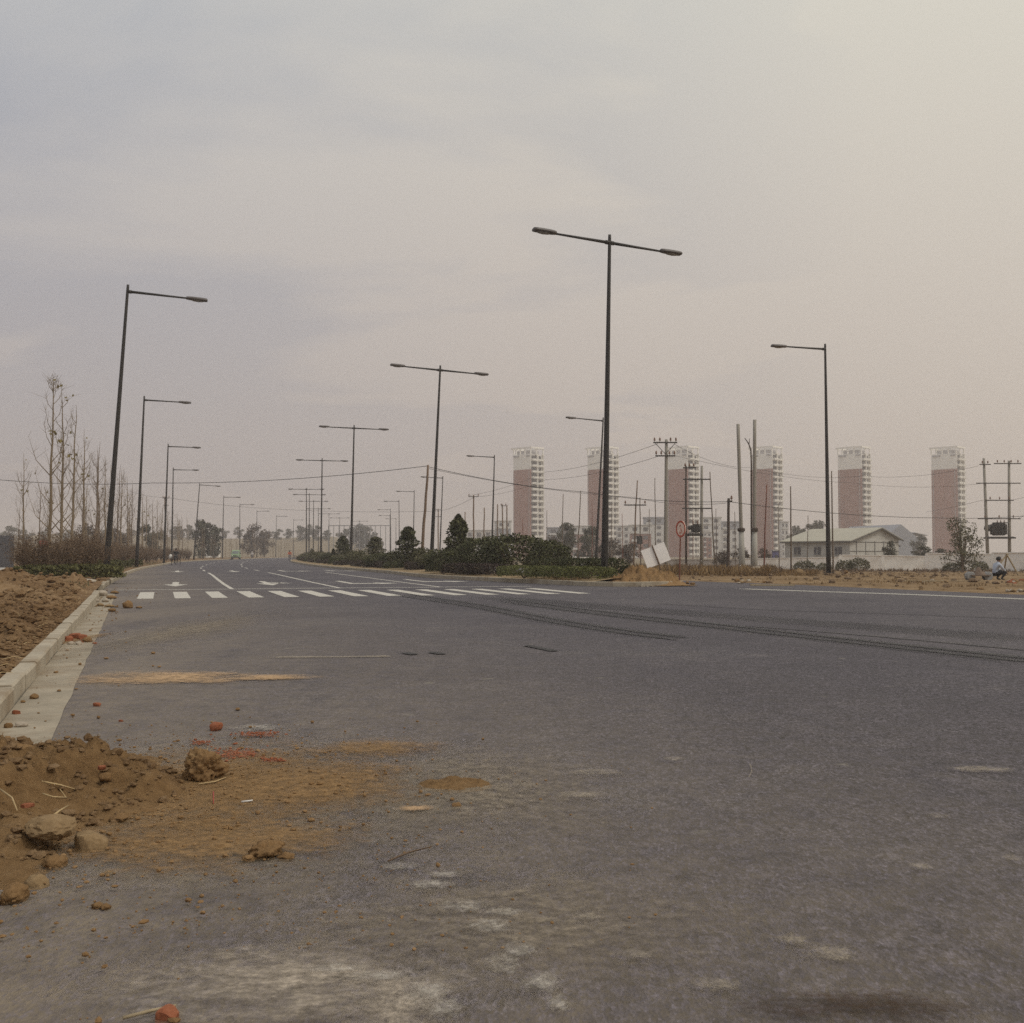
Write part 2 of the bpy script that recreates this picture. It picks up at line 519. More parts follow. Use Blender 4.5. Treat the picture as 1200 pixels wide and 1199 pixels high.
# ------------------------------------------------------------------ mesh builder
class MB:
    def __init__(s):
        s.v, s.f, s.mi = [], [], []

    def add(s, verts, faces, mi=0):
        o = len(s.v)
        s.v.extend([tuple(p) for p in verts])
        for f in faces:
            s.f.append(tuple(i + o for i in f))
            s.mi.append(mi)

    def box(s, c, size, rot=None, mi=0, taper=1.0):
        x, y, z = size[0] / 2, size[1] / 2, size[2] / 2
        vs = [Vector(p) for p in ((-x, -y, -z), (x, -y, -z), (x, y, -z), (-x, y, -z),
                                  (-x * taper, -y * taper, z), (x * taper, -y * taper, z), (x * taper, y * taper, z), (-x * taper, y * taper, z))]
        if rot is not None:
            vs = [rot @ p for p in vs]
        c = Vector(c)
        s.add([p + c for p in vs], [(3, 2, 1, 0), (4, 5, 6, 7), (0, 1, 5, 4), (1, 2, 6, 5), (2, 3, 7, 6), (3, 0, 4, 7)], mi)
        return s

    def tube(s, pts, rads, n=6, mi=0, cap=True):
        pts = [Vector(p) for p in pts]
        if not isinstance(rads, (list, tuple)):
            rads = [rads] * len(pts)
        o = len(s.v)
        for i, p in enumerate(pts):
            d = (pts[min(i + 1, len(pts) - 1)] - pts[max(i - 1, 0)])
            if d.length < 1e-9:
                d = Vector((0, 0, 1))
            d.normalize()
            a = d.cross(Vector((0, 0, 1)) if abs(d.z) < .9 else Vector((1, 0, 0))).normalized()
            b = d.cross(a)
            for j in range(n):
                t = 2 * math.pi * j / n
                s.v.append(tuple(p + (a * math.cos(t) + b * math.sin(t)) * rads[i]))
        for i in range(len(pts) - 1):
            for j in range(n):
                a0 = o + i * n + j
                a1 = o + i * n + (j + 1) % n
                s.f.append((a0, a0 + n, a1 + n, a1))
                s.mi.append(mi)
        if cap:
            s.f.append(tuple(o + j for j in range(n)))
            s.f.append(tuple(o + (len(pts) - 1) * n + j for j in reversed(range(n))))
            s.mi += [mi, mi]
        return s

    def lathe(s, prof, n=12, c=(0, 0, 0), mi=0, sx=1, sy=1):
        o = len(s.v)
        for r, z in prof:
            for j in range(n):
                t = 2 * math.pi * j / n
                s.v.append((c[0] + r * sx * math.cos(t), c[1] + r * sy * math.sin(t), c[2] + z))
        for i in range(len(prof) - 1):
            for j in range(n):
                a0 = o + i * n + j
                a1 = o + i * n + (j + 1) % n
                s.f.append((a0, a1, a1 + n, a0 + n))
                s.mi.append(mi)
        s.f.append(tuple(o + j for j in reversed(range(n))))
        s.f.append(tuple(o + (len(prof) - 1) * n + j for j in range(n)))
        s.mi += [mi, mi]
        return s

    def prism(s, poly, h0, h1, mi=0, axis='z'):
        """polygon (CCW) extruded between two levels along an axis."""
        def mk(p, h):
            return {'z': (p[0], p[1], h), 'y': (p[0], h, p[1]), 'x': (h, p[0], p[1])}[axis]
        n = len(poly)
        vs = [mk(p, h0) for p in poly] + [mk(p, h1) for p in poly]
        fs = [tuple(reversed(range(n))), tuple(range(n, 2 * n))]
        fs += [(i, (i + 1) % n, n + (i + 1) % n, n + i) for i in range(n)]
        s.add(vs, fs, mi)
        return s

    def torus(s, c, R, r, axis='x', n=20, m=6, mi=0):
        o = len(s.v)
        c = Vector(c)
        for i in range(n):
            t = 2 * math.pi * i / n
            for j in range(m):
                q = 2 * math.pi * j / m
                rr = R + r * math.cos(q)
                u, w, h = rr * math.cos(t), rr * math.sin(t), r * math.sin(q)
                p = (h, u, w) if axis == 'x' else (u, h, w)
                s.v.append(tuple(c + Vector(p)))
        for i in range(n):
            for j in range(m):
                s.f.append((o + i * m + j, o + ((i + 1) % n) * m + j, o + ((i + 1) % n) * m + (j + 1) % m, o + i * m + (j + 1) % m))
                s.mi.append(mi)
        return s

    def leaf(s, p, size, mi=0, asp=.6, up=None):
        a = Vector((RND.gauss(0, 1), RND.gauss(0, 1), RND.gauss(0, 1))).normalized()
        if up is not None:
            a = (a + Vector(up)).normalized()
        b = a.orthogonal().normalized()
        b.rotate(Matrix.Rotation(RND.uniform(0, 6.28), 3, a))
        c = a.cross(b)
        p = Vector(p)
        b *= size
        c *= size * asp
        s.add([p - b, p + c * .9 - b * .1, p + b, p - c * .9 + b * .1], [(0, 1, 2, 3)], mi)

    def build(s, name, mats, parent=None, smooth_=False, loc=None, bevel=0, sub=0):
        me = bpy.data.meshes.new(name)
        me.from_pydata(s.v, [], s.f)
        if not isinstance(mats, (list, tuple)):
            mats = [mats]
        for mm in mats:
            me.materials.append(M[mm] if isinstance(mm, str) else mm)
        if len(mats) > 1:
            me.polygons.foreach_set('material_index', s.mi)
        me.update()
        bm = bmesh.new()
        bm.from_mesh(me)
        if bevel:
            es = [e for e in bm.edges if e.is_manifold and e.calc_face_angle(0) > .5]
            bmesh.ops.bevel(bm, geom=es, offset=bevel, segments=2, affect='EDGES', clamp_overlap=True)
        bm.to_mesh(me)
        bm.free()
        if smooth_:
            me.polygons.foreach_set('use_smooth', [True] * len(me.polygons))
        o = bpy.data.objects.new(name, me)
        COL.objects.link(o)
        if parent is not None:
            o.parent = parent
        if loc is not None:
            o.location = loc
        return o


def tag(o, label=None, cat=None, group=None, kind=None):
    if label:
        o['label'] = label
    if cat:
        o['category'] = cat
    if group:
        o['group'] = group
    if kind:
        o['kind'] = kind
    return o


def thing(name, label, cat, loc=(0, 0, 0), rz=0, group=None):
    o = bpy.data.objects.new(name, None)
    o.empty_display_size = .2
    COL.objects.link(o)
    o.location = loc
    o.rotation_euler = (0, 0, rz)
    return tag(o, label, cat, group)


CHILD = {}


def dup(root, loc, rz=0, scale=1.0, label=None, group=None, tilt=None):
    r = root.copy()
    COL.objects.link(r)
    r.location = loc
    r.rotation_euler = (0, 0, rz)
    if isinstance(scale, (tuple, list)):
        r.scale = scale
    else:
        r.scale = (scale, scale, scale)
    if label:
        r['label'] = label
    if group:
        r['group'] = group
    _dupc(root, r)
    return r


def _dupc(a, b):
    for ch in list(a.children):
        c = ch.copy()
        COL.objects.link(c)
        c.parent = b
        _dupc(ch, c)


def struct(o, kind='structure'):
    o['kind'] = kind
    return o


ORD = ['nearest', 'second', 'third', 'fourth', 'fifth', 'sixth', 'seventh', 'eighth', 'ninth', 'tenth', 'eleventh', 'twelfth',
       'thirteenth', 'fourteenth', 'fifteenth', 'sixteenth', 'seventeenth', 'eighteenth', 'nineteenth', 'twentieth']
LUM_0, LUM_X, LUM_Z = .405, .13, .47
HAZE_COL = (.92, .87, .86)
HAZE_D = .00078
DENOISE = False
# ================================================================== SETTING
# ground sheet -------------------------------------------------------
def lines(segs):
    out = [segs[0][0]]
    for a, b, st in segs:
        n = max(1, round((b - a) / st))
        out += [a + (b - a) * (i + 1) / n for i in range(n)]
    return out


xs = lines([(-1500, -400, 90), (-400, -120, 10), (-120, 90, 2.2), (90, 400, 12), (400, 1500, 90)])
ys = lines([(-60, 130, 2.2), (130, 440, 5), (440, 700, 10), (700, 2000, 90)])
mb = MB()
for y in ys:
    for x in xs:
        mb.v.append((x, y, gz(x, y)))
nx = len(xs)
for j in range(len(ys) - 1):
    for i in range(nx - 1):
        a = j * nx + i
        mb.f.append((a, a + 1, a + nx + 1, a + nx))
        mb.mi.append(0)
struct(mb.build('ground', 'far_ground', smooth_=True))

# road ----------------------------------------------------------------
ry = lines([(-4, 20, 2), (20, 60, 1), (60, 440, 4)])
left_edge = [(KLx(y), y, 0) for y in ry]
rry = [y for y in ry if y >= 5]
right_edge = [(REx(y), y, 0) for y in rry]
mb = MB()
poly = left_edge + list(reversed(right_edge)) + [(70, -4, 0)]
mb.add(poly, [tuple(reversed(range(len(poly))))])
struct(mb.build('road', 'asphalt'))

# left gutter strip -------------------------------------------------------


def strip_mesh(fl, fr, y0, y1, step, z, zl=None):
    m = MB()
    yy = lines([(y0, y1, step)])
    vs = []
    for y in yy:
        a, b = fl(y), fr(y)
        vs += [(a[0], a[1], z), (b[0], b[1], z)]
    m.add(vs, [(2 * i, 2 * i + 1, 2 * i + 3, 2 * i + 2) for i in range(len(yy) - 1)])
    return m


struct(strip_mesh(lambda y: (KLx(y) + .005, y), lambda y: (KLx(y) + .36 + .02 * noise.noise(Vector((y * 1.3, 0, 0))), y + .1), -4, 31.5, .25, .004).build('gutter', 'gutter'))


# kerbs: separate stones with joints, one structure per kerb line ----------
def kerb(name, pts, w=.13, h=.15, side=1, stone=1.0, mat='concrete', jit=.006, inset=0.0):
    """pts: polyline; the stone lies to the left of the walking direction when side=1."""
    m = MB()
    # resample
    acc = [0]
    for a, b in zip(pts, pts[1:]):
        acc.append(acc[-1] + math.hypot(b[0] - a[0], b[1] - a[1]))

    def at(s):
        for i in range(len(pts) - 1):
            if s <= acc[i + 1] or i == len(pts) - 2:
                t = (s - acc[i]) / (acc[i + 1] - acc[i])
                return Vector((pts[i][0] + (pts[i + 1][0] - pts[i][0]) * t, pts[i][1] + (pts[i + 1][1] - pts[i][1]) * t, 0))
    n = int(acc[-1] / stone)
    for i in range(n):
        a, b = at(i * stone + .004), at((i + 1) * stone - .004)
        d = (b - a).normalized()
        nn = Vector((-d.y, d.x, 0)) * side
        j1, j2 = RND.uniform(-jit, jit), RND.uniform(-jit, jit)
        a = a + nn * j1
        b = b + nn * j2
        hh = h + RND.uniform(-jit, jit)
        c = .018
        prof = [(0, -.05), (0, hh - c), (c, hh), (w - c, hh), (w, hh - c), (w, -.05)]
        vs = [a + nn * p[0] + Vector((0, 0, p[1])) for p in prof] + [b + nn * p[0] + Vector((0, 0, p[1])) for p in prof]
        k_ = len(prof)
        fs = [(q, q + 1, k_ + q + 1, k_ + q) for q in range(k_ - 1)] + [tuple(range(k_)), tuple(reversed(range(k_, 2 * k_)))]
        m.add(vs, fs)
    bm_o = m.build(name, mat)
    bm = bmesh.new()
    bm.from_mesh(bm_o.data)
    bmesh.ops.recalc_face_normals(bm, faces=bm.faces)
    bm.to_mesh(bm_o.data)
    bm.free()
    return struct(bm_o)


kerb('kerb', [(KLx(y), y) for y in lines([(-3, 31, 1)])], side=1, w=.16, jit=.010)
kerb('kerb', [(KLx(y) - .05, y) for y in lines([(36.3, 60, 1)])], side=1, w=.16, jit=.012, h=.14)
kerb('kerb', [(KLx(y), y) for y in lines([(60, 420, 3)])], side=1, w=.18, stone=3)
med_left = [(MLx(y), y) for y in lines([(38.9, 60, 1), (60, 415, 4)])]
med_nose = [(6.25, 40.6), (6.3, 39.9), (5.95, 39.1), (5.3, 38.55), (4.4, 38.35), (3.5, 38.5), (2.7, 38.9)]
med_right = [(MRx(y), y) for y in lines([(40.6, 60, 1), (60, 415, 4)])]
kerb('median_kerb', list(reversed(med_right)) + med_nose[1:-1] + med_left, side=-1, w=.15, h=.17, stone=1.0)
# median soil bed
mb = MB()
yy = lines([(39.0, 60, .7), (60, 415, 3)])
nn_ = 7
for y in yy:
    a, b = MLx(y) + .13, MRx(max(y, 40.6)) - .13
    if y < 40.6:
        b = 5.2 + (y - 39) / 1.6 * .9
    for i in range(nn_):
        t = i / (nn_ - 1)
        mb.v.append((a + (b - a) * t, y, .14 + .14 * math.sin(math.pi * t) + .03 * fbm(a + (b - a) * t, y, 3)))
for j in range(len(yy) - 1):
    for i in range(nn_ - 1):
        q = j * nn_ + i
        mb.f.append((q, q + 1, q + nn_ + 1, q + nn_))
        mb.mi.append(0)
struct(mb.build('median_bed', 'median_soil', smooth_=True))


# road markings ---------------------------------------------------------
def mark(name, polys, mat='road_paint', z=.005):
    m = MB()
    for p in polys:
        m.add([(q[0], q[1], z) for q in p], [tuple(range(len(p)))])
    o = m.build(name, mat)
    bm = bmesh.new()
    bm.from_mesh(o.data)
    for f in bm.faces:
        if f.normal.z < 0:
            f.normal_flip()
    bm.to_mesh(o.data)
    bm.free()
    return struct(o)


def rquad(lat0, lat1, s0, s1, step=6):
    n = max(1, int((s1 - s0) / step))
    ss = [s0 + (s1 - s0) * i / n for i in range(n + 1)]
    return [RF(lat0, s) for s in ss] + [RF(lat1, s) for s in reversed(ss)]


mark('zebra_crossing', [rquad(-15.13 + .925 * i, -14.73 + .925 * i, -5.7, -.75) for i in range(14)])
mark('stop_line', [rquad(-15.9, -2.1, 1.35, 1.6)])
for la in (-12.35, -8.85):
    mark('lane_line', [rquad(la - .07, la + .07, 1.6, 33)] +
         [rquad(la - .07, la + .07, s, s + 5) for s in range(40, 330, 13)])
mark('lane_line', [rquad(-5.45, -5.31, 1.6, 33)])
mark('zebra_crossing', [rquad(-15.6 + 1.6 * i, -15.0 + 1.6 * i, 262, 268) for i in range(9)])
mark('stop_line', [rquad(-15.9, -2.4, 256.8, 257.3)])


def arrow(kind, lat, s, L=6.0):
    """kinds as seen by the traffic that drives towards the crossing (towards smaller s)."""
    ps = []
    if kind == 'straight':
        ps.append([(-.12, L), (.12, L), (.12, 2.5), (-.12, 2.5)])
        ps.append([(-.45, 2.5), (.45, 2.5), (0, 0)])
    if kind == 'turn':
        ps.append([(-.12, L), (.12, L), (.12, 2.2), (-.12, 1.4)])
        ps.append([(.12, 2.2), (1.0, 2.3), (1.0, 1.5), (-.12, 1.4)])
        ps.append([(1.0, 2.9), (1.9, 1.9), (1.0, 1.0)])
    if kind == 'both':
        ps.append([(-.12, L), (.12, L), (.12, 2.5), (-.12, 2.5)])
        ps.append([(-.45, 2.5), (.45, 2.5), (0, 0)])
        ps.append([(.12, 4.3), (.55, 3.6), (.55, 2.9), (.12, 3.6)])
        ps.append([(.45, 3.9), (1.0, 2.6), (.5, 2.5)])
    mark('lane_arrow', [[RF(lat + a, s + b) for a, b in p] for p in ps])


arrow('straight', -14.1, 5.0)
arrow('both', -10.7, 5.4)
arrow('turn', -7.6, 5.0)
arrow('turn', -4.3, 7.0)
arrow('straight', -14.1, 36)
arrow('straight', -10.6, 36)
arrow('turn', -7.4, 36)
arrow('turn', -4.2, 36)


def pxline(name, pts, w, mat, z=.009, sub=6):
    """a tyre mark or line on the road through picture points, as a ground strip of width w."""
    g = [G(*p) for p in pts]
    fine = []
    for i in range(len(g) - 1):
        p0, p1, p2, p3 = g[max(0, i - 1)], g[i], g[i + 1], g[min(len(g) - 1, i + 2)]
        for q in range(sub):
            t = q / sub
            fine.append(.5 * ((2 * p1) + (p2 - p0) * t + (2 * p0 - 5 * p1 + 4 * p2 - p3) * t * t + (3 * p1 - p0 - 3 * p2 + p3) * t ** 3))
    fine.append(g[-1])
    m = MB()
    vs = []
    for i, p in enumerate(fine):
        d = fine[min(i + 1, len(fine) - 1)] - fine[max(i - 1, 0)]
        d.normalize()
        n = Vector((-d.y, d.x, 0)) * w / 2
        vs += [(p.x + n.x * q, p.y + n.y * q, z) for q in (1, .4, -.4, -1)]
    m.add(vs, [(4 * i + q, 4 * i + q + 1, 4 * i + q + 5, 4 * i + q + 4) for i in range(len(fine) - 1) for q in range(3)])
    o = m.build(name, mat)
    at = o.data.attributes.new('edge', 'FLOAT', 'POINT')
    nf = len(fine)
    at.data.foreach_set('value', [e * min(1, i / 2, (nf - 1 - i) / 2) for i in range(nf) for e in (0, 1, 1, 0)])
    return struct(o)


def shifted(pts, dy, dx=0):
    return [(x + dx, y + dy) for x, y in pts]


s1 = [(470, 695), (560, 708.5), (640, 724), (720, 737), (805, 748)]
pxline('tyre_mark', shifted(s1, 1.6, -3), .9, 'rubber_soft', .0078)
pxline('tyre_mark', s1, .16, 'rubber')
pxline('tyre_mark', shifted(s1, 3.2, -6), .13, 'rubber')
s2 = [(585, 701), (700, 716), (850, 733), (1000, 750), (1240, 776)]
pxline('tyre_mark', shifted(s2, 2.5), 1.0, 'rubber_soft', .0078)
pxline('tyre_mark', [(560, 699), (720, 712), (900, 726), (1240, 752)], 1.6, 'rubber_soft', .0074)
pxline('tyre_mark', s2, .2, 'rubber')
pxline('tyre_mark', shifted(s2, 4.5, 4), .15, 'rubber')
pxline('tyre_mark', [(760, 707), (900, 715), (1050, 720), (1240, 727)], .09, 'rubber')
pxline('tyre_mark', [(860, 733), (1000, 744), (1240, 766)], .1, 'rubber', .0085)
pxline('tyre_mark', [(616, 757), (632, 760), (651, 764)], .15, 'rubber_dark', .010)
pxline('tyre_mark', [(473, 765.5), (488, 768)], .15, 'rubber_dark', .010)
pxline('tyre_mark', [(504, 765), (521, 767.5)], .15, 'rubber_dark', .010)
pxline('worn_line', [(860, 690), (960, 693.5), (1080, 697.5), (1240, 704)], .8, 'worn_paint', .007)
0 and pxline('dust_trail', [(452, 1012), (520, 1052), (590, 1100), (640, 1150), (668, 1210)], .16, 'dust_track', .0170)
0 and pxline('dust_trail', [(470, 1006), (545, 1050), (612, 1100), (660, 1160)], .12, 'dust_track', .0174)
pxline('dust_trail', [(878, 895), (881, 905), (876, 915)], .012, 'dust_track', .0085)
pxline('dust_trail', [(300, 771), (400, 770.5), (470, 769.5)], .3, 'dust_track', .0085)


def patch(name, px, py, wpx, hpx, mat, z, rot=0):
    c = G(px, py)
    a = G(px, py - hpx / 2)
    b = G(px, py + hpx / 2)
    ry_ = (a.y - b.y) / 2
    rx_ = wpx / F * c.y / 2
    m = MB()
    n = 40
    m.add([(math.cos(2 * math.pi * i / n), math.sin(2 * math.pi * i / n), 0) for i in range(n)], [tuple(range(n))])
    o = m.build(name, mat)
    o.location = (c.x, (a.y + b.y) / 2, z)
    o.scale = (rx_, ry_, 1)
    o.rotation_euler = (0, 0, rot)
    return struct(o, 'stuff')


patch('grey_dust', 180, 1010, 900, 330, 'grey_dust', .0108)
patch('soil_smear', 190, 955, 560, 190, 'soil_smear', .012)
patch('soil_smear', 330, 930, 420, 110, 'soil_smear', .0128)
patch('soil_smear', 250, 995, 500, 100, 'soil_smear', .0136)
patch('soil_smear', 440, 880, 220, 30, 'soil_smear', .0144)
patch('soil_smear', 80, 752, 44, 26, 'soil_smear', .0112)
patch('grey_dust', 130, 760, 180, 90, 'grey_dust', .0106)
patch('sand_streak', 190, 796, 270, 22, 'sand_streak', .0112)
patch('sand_streak', 320, 795, 150, 9, 'sand_streak', .0118)
patch('brick_dust', 280, 886, 70, 16, 'brick_dust', .0150)
patch('brick_dust', 303, 863, 70, 9, 'brick_dust', .0150)
patch('brick_dust', 236, 873, 28, 8, 'brick_dust', .0150)
patch('brick_dust', 318, 894, 36, 7, 'brick_dust', .0150)
patch('white_dust', 300, 855, 80, 12, 'white_dust', .0140)
patch('pale_dust', 330, 1165, 560, 130, 'pale_dust', .0150)
patch('pale_dust', 470, 1190, 160, 110, 'pale_dust', .0156)
patch('white_dust', 590, 1136, 60, 34, 'white_dust', .0158)
patch('white_dust', 628, 1160, 60, 26, 'white_dust', .0164)
patch('wet_stain', 1000, 1186, 360, 60, 'wet_stain', .0150)
for (x, y, w, h) in ((975, 1122, 70, 22), (930, 1108, 40, 12), (1080, 1020, 26, 9), (1150, 905, 80, 9), (690, 1080, 34, 10), (745, 1125, 40, 12),
                     (1100, 960, 30, 6), (790, 893, 26, 5), (840, 1160, 60, 16), (680, 935, 60, 8), (1185, 1010, 24, 7), (700, 908, 70, 7)):
    patch('dust_spot', x, y, w * 1.2, h * 1.3, 'dust_spot', .0160 + .0004 * (x % 7))
for (x, y, w, h) in ((470, 1020, 60, 14), (505, 1042, 70, 16), (545, 1068, 80, 20), (575, 1092, 70, 22), (610, 1120, 60, 24), (640, 1158, 50, 40), (520, 1030, 50, 12), (590, 1075, 60, 14),
                     (395, 1142, 90, 16), (440, 1152, 90, 20), (500, 1172, 70, 40), (520, 1192, 60, 40), (655, 1185, 40, 30)):
    patch('dust_scuff', x, y, w, h, 'white_dust', .0172 + .0003 * (x % 9), 0)
patch('sand_streak', 485, 951, 60, 9, 'sand_streak', .0158)
patch('grey_dust', 560, 960, 420, 190, 'grey_dust', .0101)
patch('grey_dust', 620, 1100, 700, 170, 'grey_dust', .0104)


# left verge of turned soil -----------------------------------------------
MOUNDS = [(-13.2, 25.5, .60, 2.3), (-16.5, 30, .50, 2.6), (-11.2, 20.5, .26, 1.5), (-9.6, 16.2, .22, 1.3), (-8.2, 13.0, .20, 1.2),
          (-7.0, 10.6, .18, 1.0), (-14, 21.5, .3, 1.6), (-5.6, 8.3, .14, .8), (-15, 36, .12, 1.2)]


def verge_h(x, y, lat):
    z = .135 - .05 * smooth(6, 14, lat)
    k_ = smooth(.05, .5, lat)
    lum = smooth(46, 36, y)
    for mx, my, h, r in MOUNDS:
        d = math.hypot(x - mx, (y - my) * .85)
        if d < r * 2.4:
            z += h * math.exp(-(d / r) ** 2) * k_
    f = fbm(x * .9, y * .9, 1, 5)
    c = abs(noise.noise(Vector((x * 2.6, y * 2.6, 5)))) + .5 * abs(noise.noise(Vector((x * 6.1, y * 6.1, 9))))
    lp = lumps(x, y, 1.5, 1) * .15 + lumps(x, y, 3.7, 2) * .10 + lumps(x, y, 8.5, 3) * .05
    z += (.06 * f + .06 * c + lp * (.62 + .7 * smooth(-.35, .35, noise.noise(Vector((x * .5, y * .5, 6)))))) * (.12 + .88 * lum) * smooth(.1, .55, lat) * (1 - .3 * smooth(10, 14, lat))
    z += (.03 * (c - .2) + .45 * lp * smooth(-.1, .4, noise.noise(Vector((x * .9, y * .9, 2))))) * smooth(-.02, .15, lat) * lum
    return z


yy = lines([(-3.5, 5, .25), (5, 14, .07), (14, 30, .12), (30, 48, .25), (48, 110, 1.5), (110, 425, 6)])
ll = lines([(-.03, 1.2, .06), (1.2, 5, .11), (5, 9, .3), (9, 14, .8)])
mb = MB()
for y in yy:
    kx = KLx(y) - .16
    for l_ in ll:
        x = kx - l_
        mb.v.append((x, y - l_ * .32, verge_h(x, y - l_ * .32, l_)))
n_ = len(ll)
for j in range(len(yy) - 1):
    for i in range(n_ - 1):
        q = j * n_ + i
        mb.f.append((q, q + n_, q + n_ + 1, q + 1))
        mb.mi.append(0)
struct(mb.build('verge', 'soil', smooth_=True))

# pale path beyond the verge at the far left
pth = [(-42, 44, .15), (-20.3, 44.5, .15), (-24.5, 57, .15), (-36, 78, .15), (-75, 95, .15), (-90, 60, .15)]
mb = MB()
mb.add([(p[0], p[1], .17) for p in pth], [tuple(range(len(pth)))])
struct(mb.build('path', 'paving'))

# right-hand field of dry grass -------------------------------------------


def field_h(x, y, l_):
    return -.012 + .035 * smooth(0, .5, l_) + right_drop(y) * smooth(0, 6, l_) + (.06 * fbm(x * .5, y * .5, 4, 5) + .05 * abs(
        noise.noise(Vector((x * 1.7, y * 1.7, 3))))) * smooth(0, 1.2, l_)


yy = lines([(22, 50, .4), (50, 145, 1.2)])
ll = lines([(-.05, 3, .2), (3, 20, .6), (20, 60, 2.5), (60, 130, 8)])
mb = MB()
for y in yy:
    kx = REx(y) + .18 * fbm(y * .9, 3, 2, 3)
    for l_ in ll:
        mb.v.append((kx + l_, y, field_h(kx + l_, y, l_)))
n_ = len(ll)
for j in range(len(yy) - 1):
    for i in range(n_ - 1):
        q = j * n_ + i
        mb.f.append((q, q + 1, q + n_ + 1, q + n_))
        mb.mi.append(0)
struct(mb.build('dirt_field', 'field', smooth_=True))


# ================================================================== SOIL HEAP, CLODS, BITS
def heap_mesh(cx, cy, rx, ry_, h, step, seed, amp, lmp=1.0, skirt=.02, lf=1.0):
    m = MB()
    nx_ = int(2 * rx * 1.25 / step)
    ny_ = int(2 * ry_ * 1.25 / step)
    idx = {}
    for j in range(ny_ + 1):
        for i in range(nx_ + 1):
            x = -rx * 1.25 + i * step
            y = -ry_ * 1.25 + j * step
            d = math.hypot(x / rx, y / ry_) + .20 * fbm((x + cx) * 1.1, (y + cy) * 1.1, seed, 4)
            if d > 1.08:
                continue
            z = h * (smooth(1.0, -.1, d) ** 1.1)
            ed = smooth(1.06, .6, d)
            c1 = abs(noise.noise(Vector((x * 3.1, y * 3.1, seed))))
            c2 = abs(noise.noise(Vector((x * 8.3, y * 8.3, seed + 3))))
            c3 = noise.noise(Vector((x * 21, y * 21, seed + 5)))
            lp = lumps(x + cx, y + cy, 4.2 * lf, 3) * .8 + lumps(x + cx, y + cy, 10 * lf, 4) * .45 + lumps(x + cx, y + cy, 24 * lf, 5) * .2
            z += ed * amp * (1.0 * c1 + .3 * c2 + .10 * c3 + lp * (.5 + .5 * smooth(-.2, .3, c3 + c1))) * lmp - skirt * (1 - smooth(1.08, .9, d))
            idx[(i, j)] = len(m.v)
            m.v.append((x, y, z))
    for (i, j), a in idx.items():
        q = [(i, j), (i + 1, j), (i + 1, j + 1), (i, j + 1)]
        if all(t in idx for t in q):
            m.f.append(tuple(idx[t] for t in q))
            m.mi.append(0)
    return m


o = heap_mesh(-3.1, 4.95, 1.62, 1.68, .33, .022, 3.3, .18).build('soil_heap', 'heap_soil', smooth_=True, loc=(-3.1, 4.95, .004))
tag(o, 'brown soil heap with stones and straw spilling over the kerb in the foreground', 'soil heap')
o = heap_mesh(4.9, 39.6, 1.75, 1.15, .46, .05, 8.1, .28).build('soil_heap', 'heap_soil', smooth_=True, loc=(4.75, 39.55, .05))
tag(o, 'low brown soil heap on the tip of the planted median beside the tilted board', 'soil heap')


def clod_mesh(seed, rough=.3, ang=0, flat=.75, sub=3, boxy=False):
    bm = bmesh.new()
    bmesh.ops.create_icosphere(bm, subdivisions=sub, radius=.5)
    for v in bm.verts:
        n0 = v.co.normalized()
        p = n0 * 1.2 + Vector((seed * 3.1, seed * 1.7, seed))
        d = 1 + rough * noise.noise(p) + rough * .6 * noise.noise(p * 2.7) + rough * .45 * noise.noise(p * 6.5) + (.0 if sub < 4 else .035 * noise.noise(p * 15))
        v.co = n0 * .5 * d
        if boxy:
            q = (abs(n0.x) ** 7 + abs(n0.y) ** 7 + abs(n0.z) ** 7) ** (-1 / 7)
            v.co = n0 * .44 * q * (1 + (d - 1) * .5)
            v.co.x += v.co.z * .18
        if ang:
            for q in range(6):
                r2 = random.Random(int(seed * 97) + q)
                nn = Vector((r2.gauss(0, 1), r2.gauss(0, 1), r2.gauss(0, .8))).normalized()
                lim = .36 + .1 * r2.random()
                e = v.co.dot(nn) - lim
                if e > 0:
                    v.co -= nn * e * .92
        if ang and sub >= 4:
            v.co += n0 * (.018 * noise.noise(v.co * 9) + .012 * noise.noise(v.co * 22))
        v.co.z *= flat
        if v.co.z < -.26:
            v.co.z = -.26 + (v.co.z + .26) * .2
    me = bpy.data.meshes.new('clod')
    zmin = min(v.co.z for v in bm.verts)
    for v in bm.verts:
        v.co.z -= zmin
    bm.to_mesh(me)
    bm.free()
    me.polygons.foreach_set('use_smooth', [True] * len(me.polygons))
    if ang:
        me.set_sharp_from_angle(angle=rad(24))
    return me


def clod(name, px, py, wpx, mat, label, cat, seed, rough=.3, ang=0, flat=.75, z=0.0, group=None, dz=-.01, rz=None, stretch=1.0, sub=3, boxy=None):
    g = G(px, py, z)
    if boxy is None:
        boxy = mat == 'brick_bit' or (px, py) == (100, 1004)
    me = clod_mesh(seed, rough, ang or boxy, flat, sub, boxy)
    me.materials.append(M[mat])
    o = bpy.data.objects.new(name, me)
    COL.objects.link(o)
    w = wpx / F * g.y
    o.location = (g.x, g.y + w * .4, z + dz)
    o.scale = (w * stretch, w, w)
    o.rotation_euler = (0, 0, seed * 2.3 if rz is None else rz)
    return tag(o, label, cat, group)


def heap_top(x, y):
    """height of the foreground heap's surface at a world point (0 outside it)."""
    if not _HG:
        for v in HEAP.data.vertices:
            _HG[(round((v.co.x + HEAP.location.x) / .022), round((v.co.y + HEAP.location.y) / .022))] = v.co.z + HEAP.location.z
    i, j = round(x / .022), round(y / .022)
    for di in (0, -1, 1):
        for dj in (0, -1, 1):
            if (i + di, j + dj) in _HG:
                return _HG[(i + di, j + dj)]
    return 0


